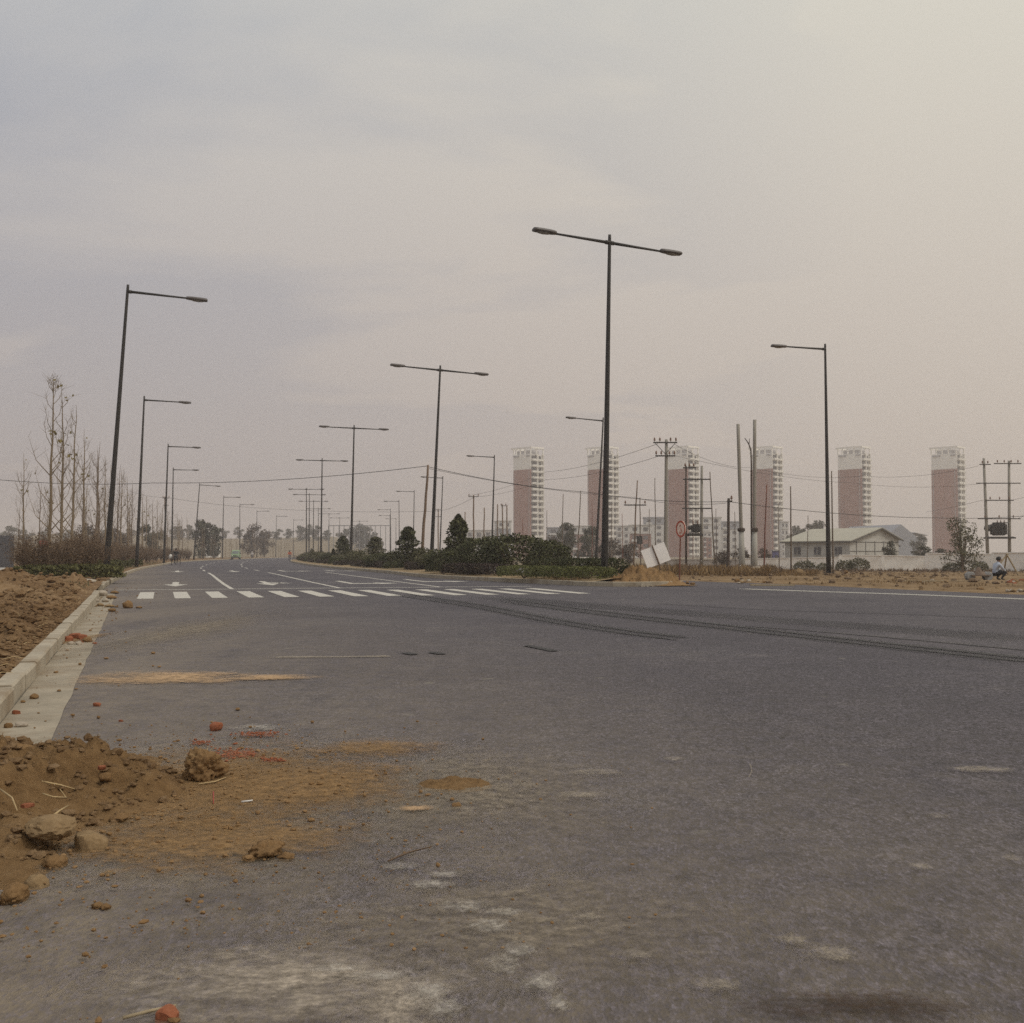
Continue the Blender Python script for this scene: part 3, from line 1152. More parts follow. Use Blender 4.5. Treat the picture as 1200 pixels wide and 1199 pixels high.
_HG = {}
HEAP = bpy.data.objects['soil_heap']
o = clod('soil_clod', 232, 918, 46, 'clod', 'large rough dark soil clod with dry roots standing alone on the asphalt', 'soil clod', 1.3, .42, 0, .95, sub=5)
mb = MB()
for i in range(70):
    a = RND.uniform(0, 6.28)
    e = RND.uniform(.1, 1.3)
    d = Vector((math.cos(a) * math.cos(e), math.sin(a) * math.cos(e), math.sin(e)))
    p0 = d * .4 + Vector((0, 0, .35))
    p1 = p0 + (d + Vector((RND.gauss(0, .5), RND.gauss(0, .5), RND.gauss(0, .4)))) * RND.uniform(.06, .16)
    mb.tube([p0, (p0 + p1) / 2 + Vector((0, 0, .02)), p1], [.006, .005, .003], 3)
mb.build('dry_roots', 'straw', o)['kind'] = 'stuff'
for (px, py, w, mt, lab, cat, sd, ro, an, fl, st) in (
    (100, 1004, 42, 'rock_tan', 'angular pale tan rock at the right foot of the foreground soil heap', 'rock', 2.2, .12, 1, .85, 1.1),
    (50, 986, 56, 'rock_tan', 'long flat tan rock lying across the foreground soil heap', 'rock', 3.7, .16, 1, .5, 1.0),
    (97, 906, 32, 'clod', 'brown soil clod at the upper edge of the heap under a pale straw', 'soil clod', 4.4, .26, 1, .8, 1.0),
    (8, 893, 38, 'clod', 'brown clod on the gutter at the upper left edge of the heap', 'soil clod', 5.9, .25, 0, .6, 1.2),
    (37, 1048, 28, 'rock_tan', 'rounded tan stone low on the front of the soil heap', 'rock', 6.1, .18, 0, .95, .9),
    (12, 1060, 30, 'clod', 'lump of soil at the front left foot of the heap', 'soil clod', 7.3, .3, 0, .8, 1.1),
    (60, 1020, 26, 'clod', 'small lump of soil between the two tan rocks on the heap', 'soil clod', 7.9, .3, 0, .8, 1.1),
    (310, 1008, 36, 'clod', 'dark crumbling soil clod on the smeared asphalt right of the heap', 'soil clod', 8.8, .45, 0, .5, 1.1),
    (333, 1010, 18, 'clod', 'small dark clod touching the crumbling clod on the asphalt', 'soil clod', 9.1, .4, 0, .55, 1.0),
    (290, 1012, 15, 'clod', 'small clod left of the dark crumbling clod on the asphalt', 'soil clod', 9.5, .35, 0, .6, 1.0),
    (535, 948, 11, 'clod', 'little round clod below the flat crumbled soil on open asphalt', 'soil clod', 10.2, .3, 0, .8, 1.0),
    (251, 857, 14, 'brick_bit', 'round red brick lump on the asphalt behind the large clod', 'brick lump', 11.4, .2, 0, .95, 1.0),
    (113, 828, 8, 'brick_bit', 'small red brick bit right of the gutter', 'brick lump', 12.2, .3, 1, .7, 1.2),
    (141, 846, 5, 'brick_bit', 'tiny red brick bit right of the gutter, nearer than its neighbour', 'brick lump', 12.9, .3, 1, .7, 1.0),
    (193, 1203, 28, 'brick_bit', 'orange brick piece at the bottom edge beside a thin stick', 'brick lump', 13.6, .14, 1, .9, 1.0),
    (148, 713, 12, 'clod', 'brown clod on the road left of the crossing stripes', 'soil clod', 14.1, .25, 0, .9, 1.0),
    (130, 717, 8, 'clod', 'small flat clod on the road nearer than the brown clod by the crossing', 'soil clod', 14.8, .3, 0, .5, 1.4),
    (136, 712, 4, 'clod', 'tiny clod between two clods by the crossing', 'soil clod', 15.2, .3, 0, .6, 1.0),
    (162, 713, 7, 'clod', 'flat crumb of soil right of the brown clod by the crossing', 'soil clod', 15.9, .3, 0, .35, 1.6),
    (185, 912, 12, 'clod', 'left one of a pair of small clods beside the large clod', 'soil clod', 16.3, .3, 0, .7, 1.0),
    (196, 912, 9, 'clod', 'right one of a pair of small clods beside the large clod', 'soil clod', 16.9, .3, 0, .7, 1.0),
    (8, 854, 10, 'clod', 'brown clod in the gutter against the kerb face', 'soil clod', 17.2, .3, 0, .9, 1.0),
    (22, 853, 14, 'grey_rubble', 'grey concrete bit in the gutter beside a brown clod', 'rubble', 17.9, .1, 1, .5, 1.2),
    (38, 820, 10, 'clod', 'clod in the gutter with a thin straw beside it', 'soil clod', 18.4, .3, 0, .8, 1.0),
    (17, 838, 9, 'brick_bit', 'reddish clod at the foot of the kerb', 'soil clod', 18.8, .3, 0, .9, 1.0),
    (32, 886, 7, 'clod', 'small dark clod on the gutter just behind the heap', 'soil clod', 19.1, .3, 0, .9, 1.0),
    (112, 1066, 12, 'clod', 'left clod of a small clump in front of the heap', 'soil clod', 19.7, .4, 0, .7, 1.0),
    (122, 1067, 11, 'clod', 'right clod of a small clump in front of the heap', 'soil clod', 20.2, .4, 0, .8, 1.0),
    (121, 913, 14, 'clod', 'clod at the right end of the upper heap edge', 'soil clod', 20.9, .35, 0, .8, 1.0),
    (118, 900, 9, 'brick_bit', 'reddish bit behind the straw at the upper heap edge', 'brick lump', 21.4, .3, 0, .7, 1.0),
    (255, 997, 14, 'clod', 'flat tan clod on the soil smear left of the crumbling clod', 'soil clod', 21.9, .3, 0, .45, 1.2),
    (108, 1020, 15, 'clod', 'dark clod in front of the angular tan rock', 'soil clod', 22.4, .4, 0, .5, 1.1),
    (126, 1026, 11, 'rock_tan', 'little stone below the angular tan rock', 'rock', 22.9, .2, 1, .5, 1.1),
    (172, 952, 18, 'clod', 'low dark clod on the smear right of the heap', 'soil clod', 23.4, .4, 0, .3, 1.3),
    (138, 962, 18, 'clod', 'low clod on the right slope of the heap', 'soil clod', 23.9, .4, 0, .5, 1.3),
    (30, 944, 12, 'brick_bit', 'brick coloured stone half buried on the heap', 'brick lump', 24.4, .3, 1, .5, 1.3),
):
    g = G(px, py)
    zt = heap_top(g.x, g.y) if px < 175 and py > 880 else 0
    if zt > .02:
        for _ in range(6):
            g = G(px, py, zt)
            zt = heap_top(g.x, g.y + w / F * g.y * .4)
    clod('rock' if mt == 'rock_tan' else ('brick_lump' if mt == 'brick_bit' else 'rubble' if mt == 'grey_rubble' else 'soil_clod'),
         px, py, w, mt, lab, cat, sd, ro, an, fl, zt, None, -.012 if zt else -.004, None, st, 4 if w > 24 else 3)
# brick and concrete rubble against the kerb
i = 0
for (px, py, w, mt) in ((78, 752, 12, 'brick_bit'), (86, 749, 13, 'brick_bit'), (94, 750, 12, 'brick_bit'), (101, 753, 11, 'clod'), (82, 756, 8, 'grey_rubble'),
                        (91, 756, 8, 'grey_rubble'), (75, 747, 8, 'clod'), (110, 755, 5, 'brick_bit')):
    i += 1
    clod('rubble', px, py, w, mt, 'broken brick and mortar rubble lying in the gutter half way along the kerb', 'rubble', 30 + i, .25, 1, .7, 0,
         'brick rubble in the gutter')
for (px, py, w, mt, f) in ((118, 699, 13, 'grey_rubble', .6), (112, 706, 8, 'grey_rubble', .6), (122, 706, 8, 'grey_rubble', .8), (128, 702, 12, 'clod', .4),
                           (116, 711, 9, 'rock_tan', .5), (126, 712, 12, 'rock_tan', .35), (133, 696, 10, 'clod', .4), (108, 701, 9, 'grey_rubble', .5)):
    i += 1
    clod('rubble', px, py, w, mt, 'broken concrete and soil rubble in the gap where the kerb ends', 'rubble', 30 + i, .2, 1, f, 0, 'rubble in the kerb gap', sub=3)
for (px, py, w, st, lab) in ((48, 682, 15, 1.3, 'pale concrete fragment on the turned soil behind the kerb'),
                             (95, 684, 19, 1.5, 'long pale kerb fragment lying on the soil before the green hedge')):
    g = clod('rubble', px, py, w, 'grey_rubble', lab, 'rubble', 60 + px, .06, 1, .3, .17, None, 0, .1, st)
# flat crumbled soil on open asphalt
o = heap_mesh(0, 0, .19, .15, .002, .007, 5.5, .026, 1.0, .016, 3.0).build('soil_crumbs', 'heap_soil', smooth_=True, loc=tuple(G(533, 919, .008)))
tag(o, 'flat yellowish patch of crumbled soil on the open asphalt', 'crumbled soil')
# many small crumbs: nobody could count them
mb = MB()
_p = (1 + 5 ** .5) / 2
ICO = [(x / 1.9, y / 1.9, z / 1.9) for x, y, z in ((-1, _p, 0), (1, _p, 0), (-1, -_p, 0), (1, -_p, 0), (0, -1, _p), (0, 1, _p), (0, -1, -_p), (0, 1, -_p), (_p, 0, -1), (_p, 0, 1), (-_p, 0, -1), (-_p, 0, 1))]
ICOF = [(0, 11, 5), (0, 5, 1), (0, 1, 7), (0, 7, 10), (0, 10, 11), (1, 5, 9), (5, 11, 4), (11, 10, 2), (10, 7, 6), (7, 1, 8), (3, 9, 4), (3, 4, 2), (3, 2, 6), (3, 6, 8), (3, 8, 9), (4, 9, 5), (2, 4, 11), (6, 2, 10), (8, 6, 7), (9, 8, 1)]


def crumb(x, y, z, r):
    a = RND.uniform(0, 6.28)
    ca, sa = math.cos(a), math.sin(a)
    ex, ez = RND.uniform(.8, 1.5), RND.uniform(.45, .85)
    vs = []
    for vx, vy, vz in ICO:
        j = RND.uniform(.72, 1.2) * r
        vx, vy = vx * ex * j, vy * j
        vs.append((x + vx * ca - vy * sa, y + vx * sa + vy * ca, z + vz * j * ez + r * ez * .55))
    mb.add(vs, ICOF)


for q in range(2600):
    x = RND.gauss(-2.0, .75)
    y = RND.gauss(5.0, .95)
    if x < KLx(y) + .05:
        continue
    zt = .013
    crumb(x, y, zt, RND.choice((.003, .004, .004, .005, .006, .007, .011)) * RND.uniform(.7, 1.25))
for q in range(700):
    px, py = RND.gauss(330, 170), RND.uniform(850, 1120)
    g = G(px, py)
    crumb(g.x, g.y, .010, RND.choice((.002, .003, .003, .004, .006)) * RND.uniform(.7, 1.25))
for q in range(260):
    y = RND.uniform(6, 38)
    x = KLx(y) + .04 + RND.expovariate(2.2)
    crumb(x, y, .006, RND.choice((.006, .008, .010, .014, .024)) * RND.uniform(.6, 1.1))
tag(mb.build('soil_crumbs', 'clod'), None, None, None, 'stuff')
mb = MB()
for (cx, cy, wx, wy, n) in ((280, 887, 26, 5, 130), (303, 863, 26, 2.5, 60), (236, 873, 10, 2, 40), (318, 894, 14, 2, 30), (90, 752, 14, 4, 40)):
    for q in range(n):
        g = G(RND.gauss(cx, wx * .6), RND.gauss(cy, wy * .7))
        crumb(g.x, g.y, .013, RND.choice((.004, .006, .009)) * RND.uniform(.7, 1.3))
tag(mb.build('brick_crumbs', 'brick_bit'), None, None, None, 'stuff')
# lumps of soil on the verge
mb = MB()
for q in range(6500):
    y = RND.uniform(7.5, 42)
    l_ = RND.uniform(.25, 8)
    x = KLx(y) - .16 - l_
    crumb(x, y - l_ * .32, verge_h(x, y - l_ * .32, l_), RND.choice((.02, .025, .03, .045, .06, .10)) * RND.uniform(.6, 1.15))
for q in range(3600):
    a, r = RND.uniform(0, 6.28), 1.5 * RND.random() ** .5
    x, y = -3.0 + r * math.cos(a), 4.95 + r * math.sin(a)
    zt = heap_top(x, y)
    if zt > 0:
        crumb(x, y, zt, RND.choice((.006, .008, .010, .012, .016, .024)) * RND.uniform(.7, 1.2))
for q in range(6500):
    y = RND.uniform(7, 24)
    l_ = .02 + RND.expovariate(.9)
    if l_ > 6:
        continue
    x = KLx(y) - .16 - l_
    crumb(x, y - l_ * .32, verge_h(x, y - l_ * .32, l_), RND.choice((.010, .012, .016, .02, .03, .045)) * RND.uniform(.6, 1.1))
tag(mb.build('soil_lumps', 'soil'), None, None, None, 'stuff')
mb = MB()
for q in range(420):
    y = RND.uniform(7, 34)
    l_ = .05 + RND.expovariate(.5)
    x = KLx(y) - .16 - l_
    z = verge_h(x, y - l_ * .32, l_) + .02
    a, L = RND.uniform(0, 6.28), RND.uniform(.05, .22)
    p0 = Vector((x, y - l_ * .32, z))
    d = Vector((math.cos(a), math.sin(a), RND.gauss(0, .12)))
    mb.tube([p0, p0 + d * L * .5 + Vector((0, 0, .015)), p0 + d * L], [.004, .004, .002], 3, cap=False)
tag(mb.build('straw_litter', 'straw'), None, None, None, 'stuff')


# straw and sticks
def straw(pts, r, label, mat='straw', z=None, name='straw', cat='straw'):
    g = []
    for p in pts:
        zz = p[2] if len(p) > 2 else .02
        g.append(G(p[0], p[1], zz))
    m = MB()
    m.tube(g, [r] * (len(g) - 1) + [r * .6], 5)
    o = m.build(name, mat, smooth_=True)
    return tag(o, label, cat)


straw([(41, 899, .13), (70, 898, .13), (99, 898.5, .13)], .004, 'straight pale straw lying on the clod at the upper heap edge')
straw([(24, 916, .17), (45, 915, .17), (70, 920, .14), (98, 928, .08)], .004, 'long curved straw across the top of the soil heap')
straw([(50, 930, .17), (62, 934, .16), (78, 935, .12), (70, 925, .16)], .0035, 'thin bent straw in the middle of the heap')
straw([(61, 957, .13), (70, 950, .12), (80, 944, .10)], .0045, 'short thick straw leaning beside the flat rock on the heap')
straw([(0, 925, .2), (14, 935, .2), (20, 950, .19)], .0035, 'straw curling down at the left edge of the heap')
straw([(233, 919, .02), (252, 916, .02), (265, 911, .02)], .004, 'pale straw at the foot of the large clod')
straw([(455, 1009, .014), (478, 999, .02), (506, 992, .014)], .004, 'thin bent brown twig lying alone on the asphalt', 'twig', name='twig', cat='twig')
straw([(144, 1193, .014), (175, 1185, .018), (206, 1178, .014)], .005, 'pale stick beside the orange brick piece at the bottom', 'wood_pale', name='stick', cat='stick')
straw([(283, 940, .014), (296, 938, .02)], .006, 'short white scrap lying on the soil smear', 'cloth_white', name='scrap', cat='litter')
straw([(250, 928, .05), (250, 942, .014)], .004, 'tiny red scrap standing on the soil smear', 'red_cloth', name='scrap', cat='litter')
# ================================================================== STREET LAMPS
def lamp_parts(root, arms, H=12.0, arm=3.0):
    """a tapered pole with a horizontal arm (or a crossing pair) near its top; the arm runs along local +x."""
    m = MB()
    m.lathe([(.125, 0), (.12, 1.0), (.098, 4), (.076, 8), (.055, 11.9), (.05, 12.0)], 12)
    m.build('pole', 'lamp_metal', root, True)
    m = MB()
    m.box((0, 0, .02), (.42, .42, .04))
    for a in (-1, 1):
        for b in (-1, 1):
            m.lathe([(.02, .04), (.02, .10)], 6, (a * .16, b * .16, 0))
    m.build('base_plate', 'lamp_metal', root)
    m = MB()
    m.box((0, -.122, .75), (.11, .03, .36))
    m.build('access_door', 'lamp_metal', root, bevel=.006)
    for sg in arms:
        m = MB()
        m.tube([(0, 0, 11.72), (sg * (arm - .62), 0, 11.72 + (.02 if len(arms) == 1 else 0))], [.058, .036], 8)
        m.tube([(0, 0, 11.72), (sg * .16, 0, 11.72)], .075, 8)
        m.build('arm', 'lamp_metal', root, True)
        # housing: flattened tapering shell, glass bowl under it
        m = MB()
        n = 14
        prof = [(-.14, .05, .05), (-.12, .10, .085), (0, .14, .10), (.15, .16, .105), (.4, .165, .105), (.62, .16, .10), (.70, .145, .09), (.725, .11, .06)]
        o_ = len(m.v)
        x0 = sg * (arm - .62)
        for x, ry_, rz_ in prof:
            for j in range(n):
                t = 2 * math.pi * j / n
                zz = math.sin(t)
                zz = zz if zz > 0 else zz * .55
                m.v.append((x0 + sg * x, ry_ * math.cos(t), 11.73 + rz_ * zz))
        for i in range(len(prof) - 1):
            for j in range(n):
                a0 = o_ + i * n + j
                a1 = o_ + i * n + (j + 1) % n
                m.f.append((a0, a1, a1 + n, a0 + n) if sg < 0 else (a0, a0 + n, a1 + n, a1))
                m.mi.append(0)
        m.f.append(tuple(range(n)))
        m.f.append(tuple(range((len(prof) - 1) * n, len(prof) * n)))
        m.mi += [0, 0]
        hd = m.build('lamp_head', 'lamp_head', root, True)
        m = MB()
        o2 = []
        for x, ry_, dz in ((.1, .05, .04), (.16, .1, .06), (.36, .115, .075), (.52, .085, .06), (.57, .04, .045)):
            for j in range(8):
                t = math.pi + math.pi * j / 7
                m.v.append((x0 + sg * x, ry_ * math.cos(t), 11.725 - .02 + dz * math.sin(t)))
        for i in range(4):
            for j in range(7):
                m.f.append((i * 8 + j, i * 8 + j + 1, i * 8 + 9 + j, i * 8 + 8 + j))
                m.mi.append(0)
        m.build('lens', 'lamp_glass', hd, True)


def place_lamp(root, pxb, pxt, pyt, flip, first, label, group, H=13.0, turn=0.0):
    d = ray(pxt, pyt)
    zt = H + .06
    t = (zt - CAMZ) / d.z
    Y, xt = d.y * t, d.x * t
    xb = (pxb - 600) / F * Y / math.cos(PITCH) * 1.0
    xb = P(pxb, 655, Y).x
    lean = math.atan2(xt - xb, H)
    dr = road_dir(Y)
    head = math.atan2(-dr.x, dr.y) + turn
    if flip:
        head += math.pi
    o = root if first else dup(root, (0, 0, 0))
    o['label'], o['group'] = label, group
    o.rotation_mode = 'QUATERNION'
    mat = Matrix.Rotation(lean, 3, 'Y') @ Matrix.Rotation(head, 3, 'Z')
    o.rotation_quaternion = mat.to_quaternion()
    o.location = (xb, Y, .06)
    o.scale = (H / 12, H / 12, H / 12)
    return Vector((xb, Y, 0))


single = thing('street_lamp', 'x', 'street lamp')
lamp_parts(single, (1,), arm=3.05)
double = thing('street_lamp', 'x', 'street lamp')
lamp_parts(double, (1, -1), arm=2.86)
LL = [(124, 150, 333), (160, 169, 464), (192, 197, 520), (201, 203, 548), (227, 234, 566), (260.5, 262, 581), (281, 281, 590), (301, 301, 598),
      (323, 324, 604), (344, 344, 608.5)]
TT = [(708, 714.5, 275), (505, 516, 428), (411, 415, 498), (376, 377.5, 537), (359, 359, 571.5), (362, 362.5, 578), (367, 367.5, 586), (373, 373, 595),
      (385.5, 385.5, 601), (398, 398, 606), (421, 421, 610)]
RR = [(971, 967, 403), (698, 707, 489), (576, 579.5, 533), (515, 519, 558), (484, 485.5, 574.5), (468, 467.5, 586), (458, 457.5, 596), (457, 457, 603), (464, 464, 607)]
first = True
for i, (b, t, y) in enumerate(LL):
    place_lamp(single, b, t, y, False, first, ['nearest and tallest', 'second', 'third', 'fourth', 'fifth', 'sixth', 'seventh', 'eighth', 'ninth', 'farthest'][i]
               + ' single-arm street lamp in the row along the left kerb', 'single arm lamps along the left kerb')
    first = False
first = True
for i, (b, t, y) in enumerate(TT):
    place_lamp(double, b, t, y, False, first, (['nearest and tallest', 'second', 'third', 'fourth', 'fifth', 'sixth', 'seventh', 'eighth', 'ninth', 'tenth', 'farthest'][i])
               + ' double-arm street lamp in the row on the planted median', 'double arm lamps on the median', turn=(.16, .05)[i] if i < 2 else 0.0)
    first = False
for i, (b, t, y) in enumerate(RR):
    place_lamp(single, b, t, y, True, False, ['nearest', 'second', 'third', 'fourth', 'fifth', 'sixth', 'seventh', 'eighth', 'farthest'][i]
               + ' single-arm street lamp of the right-hand row, arm pointing left', 'single arm lamps along the right side')


# ================================================================== VEGETATION
def leaf_shell(m, n, dims, size, mi=0, fill=.25, lump=.18, seed=0, lo=.05, p=2.0):
    """leaves over a lumpy rounded body; p sets boxiness."""
    a, b, c = dims
    for _ in range(n):
        while True:
            d = Vector((RND.gauss(0, 1), RND.gauss(0, 1), RND.gauss(0, 1)))
            if d.length > .1:
                d.normalize()
                if d.z > -.55:
                    break
        q = (abs(d.x) ** p + abs(d.y) ** p + abs(d.z) ** p) ** (-1 / p)
        r = q * (1 + lump * noise.noise(d * 2.2 + Vector((seed, 0, 0))) + lump * .7 * noise.noise(d * 5.5 + Vector((0, seed, 0))))
        r *= 1 - fill * RND.random() ** 2
        pos = Vector((d.x * r * a, d.y * r * b, c + d.z * r * c))
        if pos.z < lo:
            pos.z = lo + RND.random() * .1
        m.leaf(pos, size * RND.uniform(.6, 1.3), mi, .6)


def stems(m, n, spread, h, r=.012):
    for _ in range(n):
        a = RND.uniform(0, 6.28)
        q = spread * RND.uniform(.2, 1)
        m.tube([(0, 0, 0), (math.cos(a) * q * .4, math.sin(a) * q * .4, h * .5), (math.cos(a) * q, math.sin(a) * q, h * RND.uniform(.7, 1))], [r, r * .7, r * .3], 4)


def shrub(name, label, cat, dims, n, size, mat, p=2.0, seed=0, lump=.18, fill=.3, stem=True):
    t = thing(name, label, cat)
    m = MB()
    leaf_shell(m, n, dims, size, 0, fill, lump, seed, .04, p)
    m.build('foliage', mat, t)
    if stem:
        m = MB()
        stems(m, 10, dims[0] * .7, dims[2] * 1.6, .02)
        m.build('stems', 'twig', t)
    return t


def cone_tree(label, h, r, n, size, mat, seed=0, pw=.62):
    t = thing('conifer', label, 'tree')
    m = MB()
    for _ in range(n):
        u = RND.random() ** .75
        z = h * (.06 + .94 * u)
        rr = r * (1 - u) ** pw * (.75 + .35 * noise.noise(Vector((u * 9, seed, 0)))) * 1.25
        a = RND.uniform(0, 6.28)
        rr *= (1 + .5 * noise.noise(Vector((math.cos(a) * 1.6, math.sin(a) * 1.6, z * 2.0 + seed)))) * (1 - .8 * RND.random() ** 1.6)
        m.leaf((math.cos(a) * rr, math.sin(a) * rr, z), size * RND.uniform(.6, 1.3), 0, .55)
    m.build('crown', mat, t)
    m = MB()
    m.tube([(0, 0, 0), (0, 0, h * .5), (.02, 0, h * .95)], [.05, .03, .008], 6)
    m.build('trunk', 'bark', t)
    return t


# prototypes (placed in the picture, then copied)
dome_a = shrub('round_shrub', 'x', 'shrub', (1.35, 1.2, .86), 3600, .065, 'leaf_dark', 2.4, 1, .22)
dome_b = shrub('round_shrub', 'x', 'shrub', (1.2, 1.1, .8), 3000, .065, 'leaf_dark', 2.2, 5, .26)
low_p = shrub('low_hedge', 'x', 'hedge', (1.6, .55, .27), 2200, .05, 'leaf_purple', 4.5, 2, .16)
low_g = shrub('low_hedge', 'x', 'hedge', (1.6, .6, .26), 3400, .04, 'leaf_hedge', 7, 3, .07, .3)
low_d = shrub('low_hedge', 'x', 'hedge', (1.6, .55, .33), 2200, .055, 'leaf_dark', 4.0, 4, .18)
cone_a = cone_tree('x', 3.0, .85, 4200, .065, 'leaf_dark', 2)
cone_b = cone_tree('x', 3.0, .8, 4200, .065, 'leaf_dark', 6, .42)
cone_o = cone_tree('x', 2.6, .85, 3800, .065, 'leaf_olive', 8, .38)
dome_o = shrub('round_shrub', 'x', 'shrub', (1.2, 1.1, .8), 2400, .065, 'leaf_olive', 2.1, 7, .34, .45)
weed_a = shrub('round_shrub', 'x', 'shrub', (.8, .7, .6), 1500, .06, 'leaf_olive', 2.0, 9, .35)


USED = set()


def put(proto, x, y, z, rz=None, sc=1.0, label=None, group=None):
    rz = RND.uniform(0, 6.28) if rz is None else rz
    if proto.name not in USED:
        USED.add(proto.name)
        o = proto
        o.location = (x, y, z)
        o.rotation_euler = (0, 0, rz)
        o.scale = sc if isinstance(sc, tuple) else (sc, sc, sc)
        o['label'] = label
        if group:
            o['group'] = group
        return o
    return dup(proto, (x, y, z), rz, sc, label, group)


def RFp(lat, s):
    p = RF(lat, s)
    return p


def med_dir(y):
    d = road_dir(y)
    return math.atan2(d.y, d.x)


GL = 'dark clipped bushes on the median'
# hero bushes near the median tip
for px, pyb, Y, sc, lab in ((566, 0, 52, (1.0, 1, 1.0), 'round dark green bush just right of the cone-shaped tree on the median'),
                            (604, 0, 50, (1.22, 1.1, 1.05), 'broad dark green bush, middle of the three joined bushes on the median'),
                            (643, 0, 48.5, (.85, .9, .93), 'dark green bush nearest the tall double-arm lamp of the three joined bushes')):
    put(dome_a if px != 643 else dome_b, P(px, 650, Y).x, Y, .2, None, sc, lab, GL)
put(cone_a, P(537, 650, 57).x, 57, .2, 0, (1.4, 1.3, 1.0), 'cone-shaped dark green tree standing above the median bushes', None)
put(dome_b, P(523, 655, 54).x, 54, .15, 1, (.95, .9, .75), 'low green bush at the foot of the cone-shaped tree', GL)
# grass-green front hedge near the tip, with its dark lower row
for k_, (px, Y) in enumerate(((614, 43.6), (650, 42.1), (686, 40.9))):
    put(low_g, P(px, 660, Y).x, Y, .18, med_dir(50) + .25, (.92, .9, .95),
        ['grass green low hedge block farthest from the tall median lamp', 'grass green low hedge block in the middle of its row at the median tip',
         'grass green low hedge block at the foot of the tall median lamp'][k_], 'grass green hedge at the median tip')
for k_, (px, Y) in enumerate(((545, 50.5), (575, 48.6))):
    put(low_p, P(px, 662, Y).x, Y, .16, med_dir(50) + .2, (.95, 1.1, 1.0),
        ['dark purple low hedge in front of the cone-shaped tree', 'dark purple low hedge in front of the round bushes'][k_], 'purple low hedges on the median')
for k_, (px, Y) in enumerate(((645, 46), (680, 44), (706, 42.6))):
    put(low_d, P(px, 660, Y).x, Y, .2, med_dir(50) + .2, (.9, .8, 1.15), 'dark low hedge between the green hedge and the round bushes', 'dark low hedges behind the green hedge')
# row of median planting running to the distance
s = 22.0
k_ = 0
while s < 330:
    x, y = RF(RND.uniform(-.5, .9), s)
    r = RND.random()
    if r < .5:
        put(RND.choice((dome_a, dome_b, dome_o, dome_o)), x, y, .15, None, (RND.uniform(.6, 1.1), RND.uniform(.6, 1.0), RND.uniform(.36, .7)), 'round dark green bush in the receding row of median planting', 'bushes receding along the median')
    elif r < .6:
        put(RND.choice((cone_b, cone_o)), x, y, .15, None, RND.uniform(.5, .8), 'cone-shaped dark tree in the receding row of median planting', 'cone-shaped trees receding along the median')
    else:
        put(weed_a, x, y, .15, None, (1.3, 1.2, RND.uniform(.7, 1.1)), 'round dark green bush in the receding row of median planting', 'bushes receding along the median')
    s += RND.uniform(1.6, 2.8) if s < 120 else RND.uniform(3, 5)
for (px, py, Y, sc) in ((478, 622, 66, .95), (440, 626, 90, 1.0), (402, 629, 108, 1.0)):
    put(cone_b if px != 440 else cone_o, P(px, 650, Y).x, Y, .15, None, (sc * 1.3, sc * 1.3, sc * .92), 'bushy cone-shaped tree on the median ' + {478: 'left of the leaning wooden pole', 440: 'half way to the second double-arm lamp', 402: 'beside the third double-arm lamp'}[px],
        None)
s = 14.0
while s < 300:
    x, y = RF(-.95 + .25 * noise.noise(Vector((s * .3, 0, 0))), s)
    rz = med_dir(y)
    put(low_p if RND.random() < .6 else low_d, x, y, .14, rz, (RND.uniform(.8, 1.1), RND.uniform(.8, 1.1), RND.uniform(.6, 1.1)), 'low dark hedge along the left edge of the median', 'low hedges along the median edge')
    s += 3.4 if RND.random() < .7 else 6.5
for px, Y, sc, lab in ((776, 40.9, (.36, .34, .23), 'small dark green bush at the foot of the tilted board'), (745, 41.5, (.55, .4, .28), 'tiny dark bush behind the soil heap on the median tip')):
    put(dome_b, P(px, 660, Y).x, Y, .12, 2, sc, lab, None)

# ------------------------------------------------------------------ left verge: green hedge, brown shrubs, saplings
gh = shrub('green_hedge', 'x', 'hedge', (1.0, .5, .27), 2000, .055, 'leaf_green', 3.2, 6, .25)
for k_, (px, Y, sc) in enumerate(((46, 44.2, (1, 1, 1)), (66, 43.4, (.9, 1, .9)), (88, 42.8, (1.1, 1, 1.05)), (112, 42.2, (1.0, 1.1, 1.05)),
                                  (133, 46.5, (.9, .8, .9)), (146, 49.5, (1.1, .8, 1.1)), (155, 53, (1.1, .9, .9)), (163, 57, (.9, .8, 1.2)), (163, 63, (1.2, .8, 1.0)), (172, 70, (1.2, .8, 1.1)), (172, 79, (1.2, .8, .9)),
                                  (181, 90, (1.3, 1.1, 1.0)))):
    x = P(px, 660, Y).x if k_ < 4 else KLx(Y) - 1.15
    put(gh, x, Y, .14, RND.uniform(-.3, .3) if k_ < 4 else med_dir(Y), sc, (['leftmost', 'second from left', 'second from right', 'rightmost'][k_] + ' of four green low hedges before the brown shrubs')
        if k_ < 4 else 'green low hedge tuft along the left kerb beyond the nearest lamp', 'green hedge along the left verge' if k_ >= 4 else None)


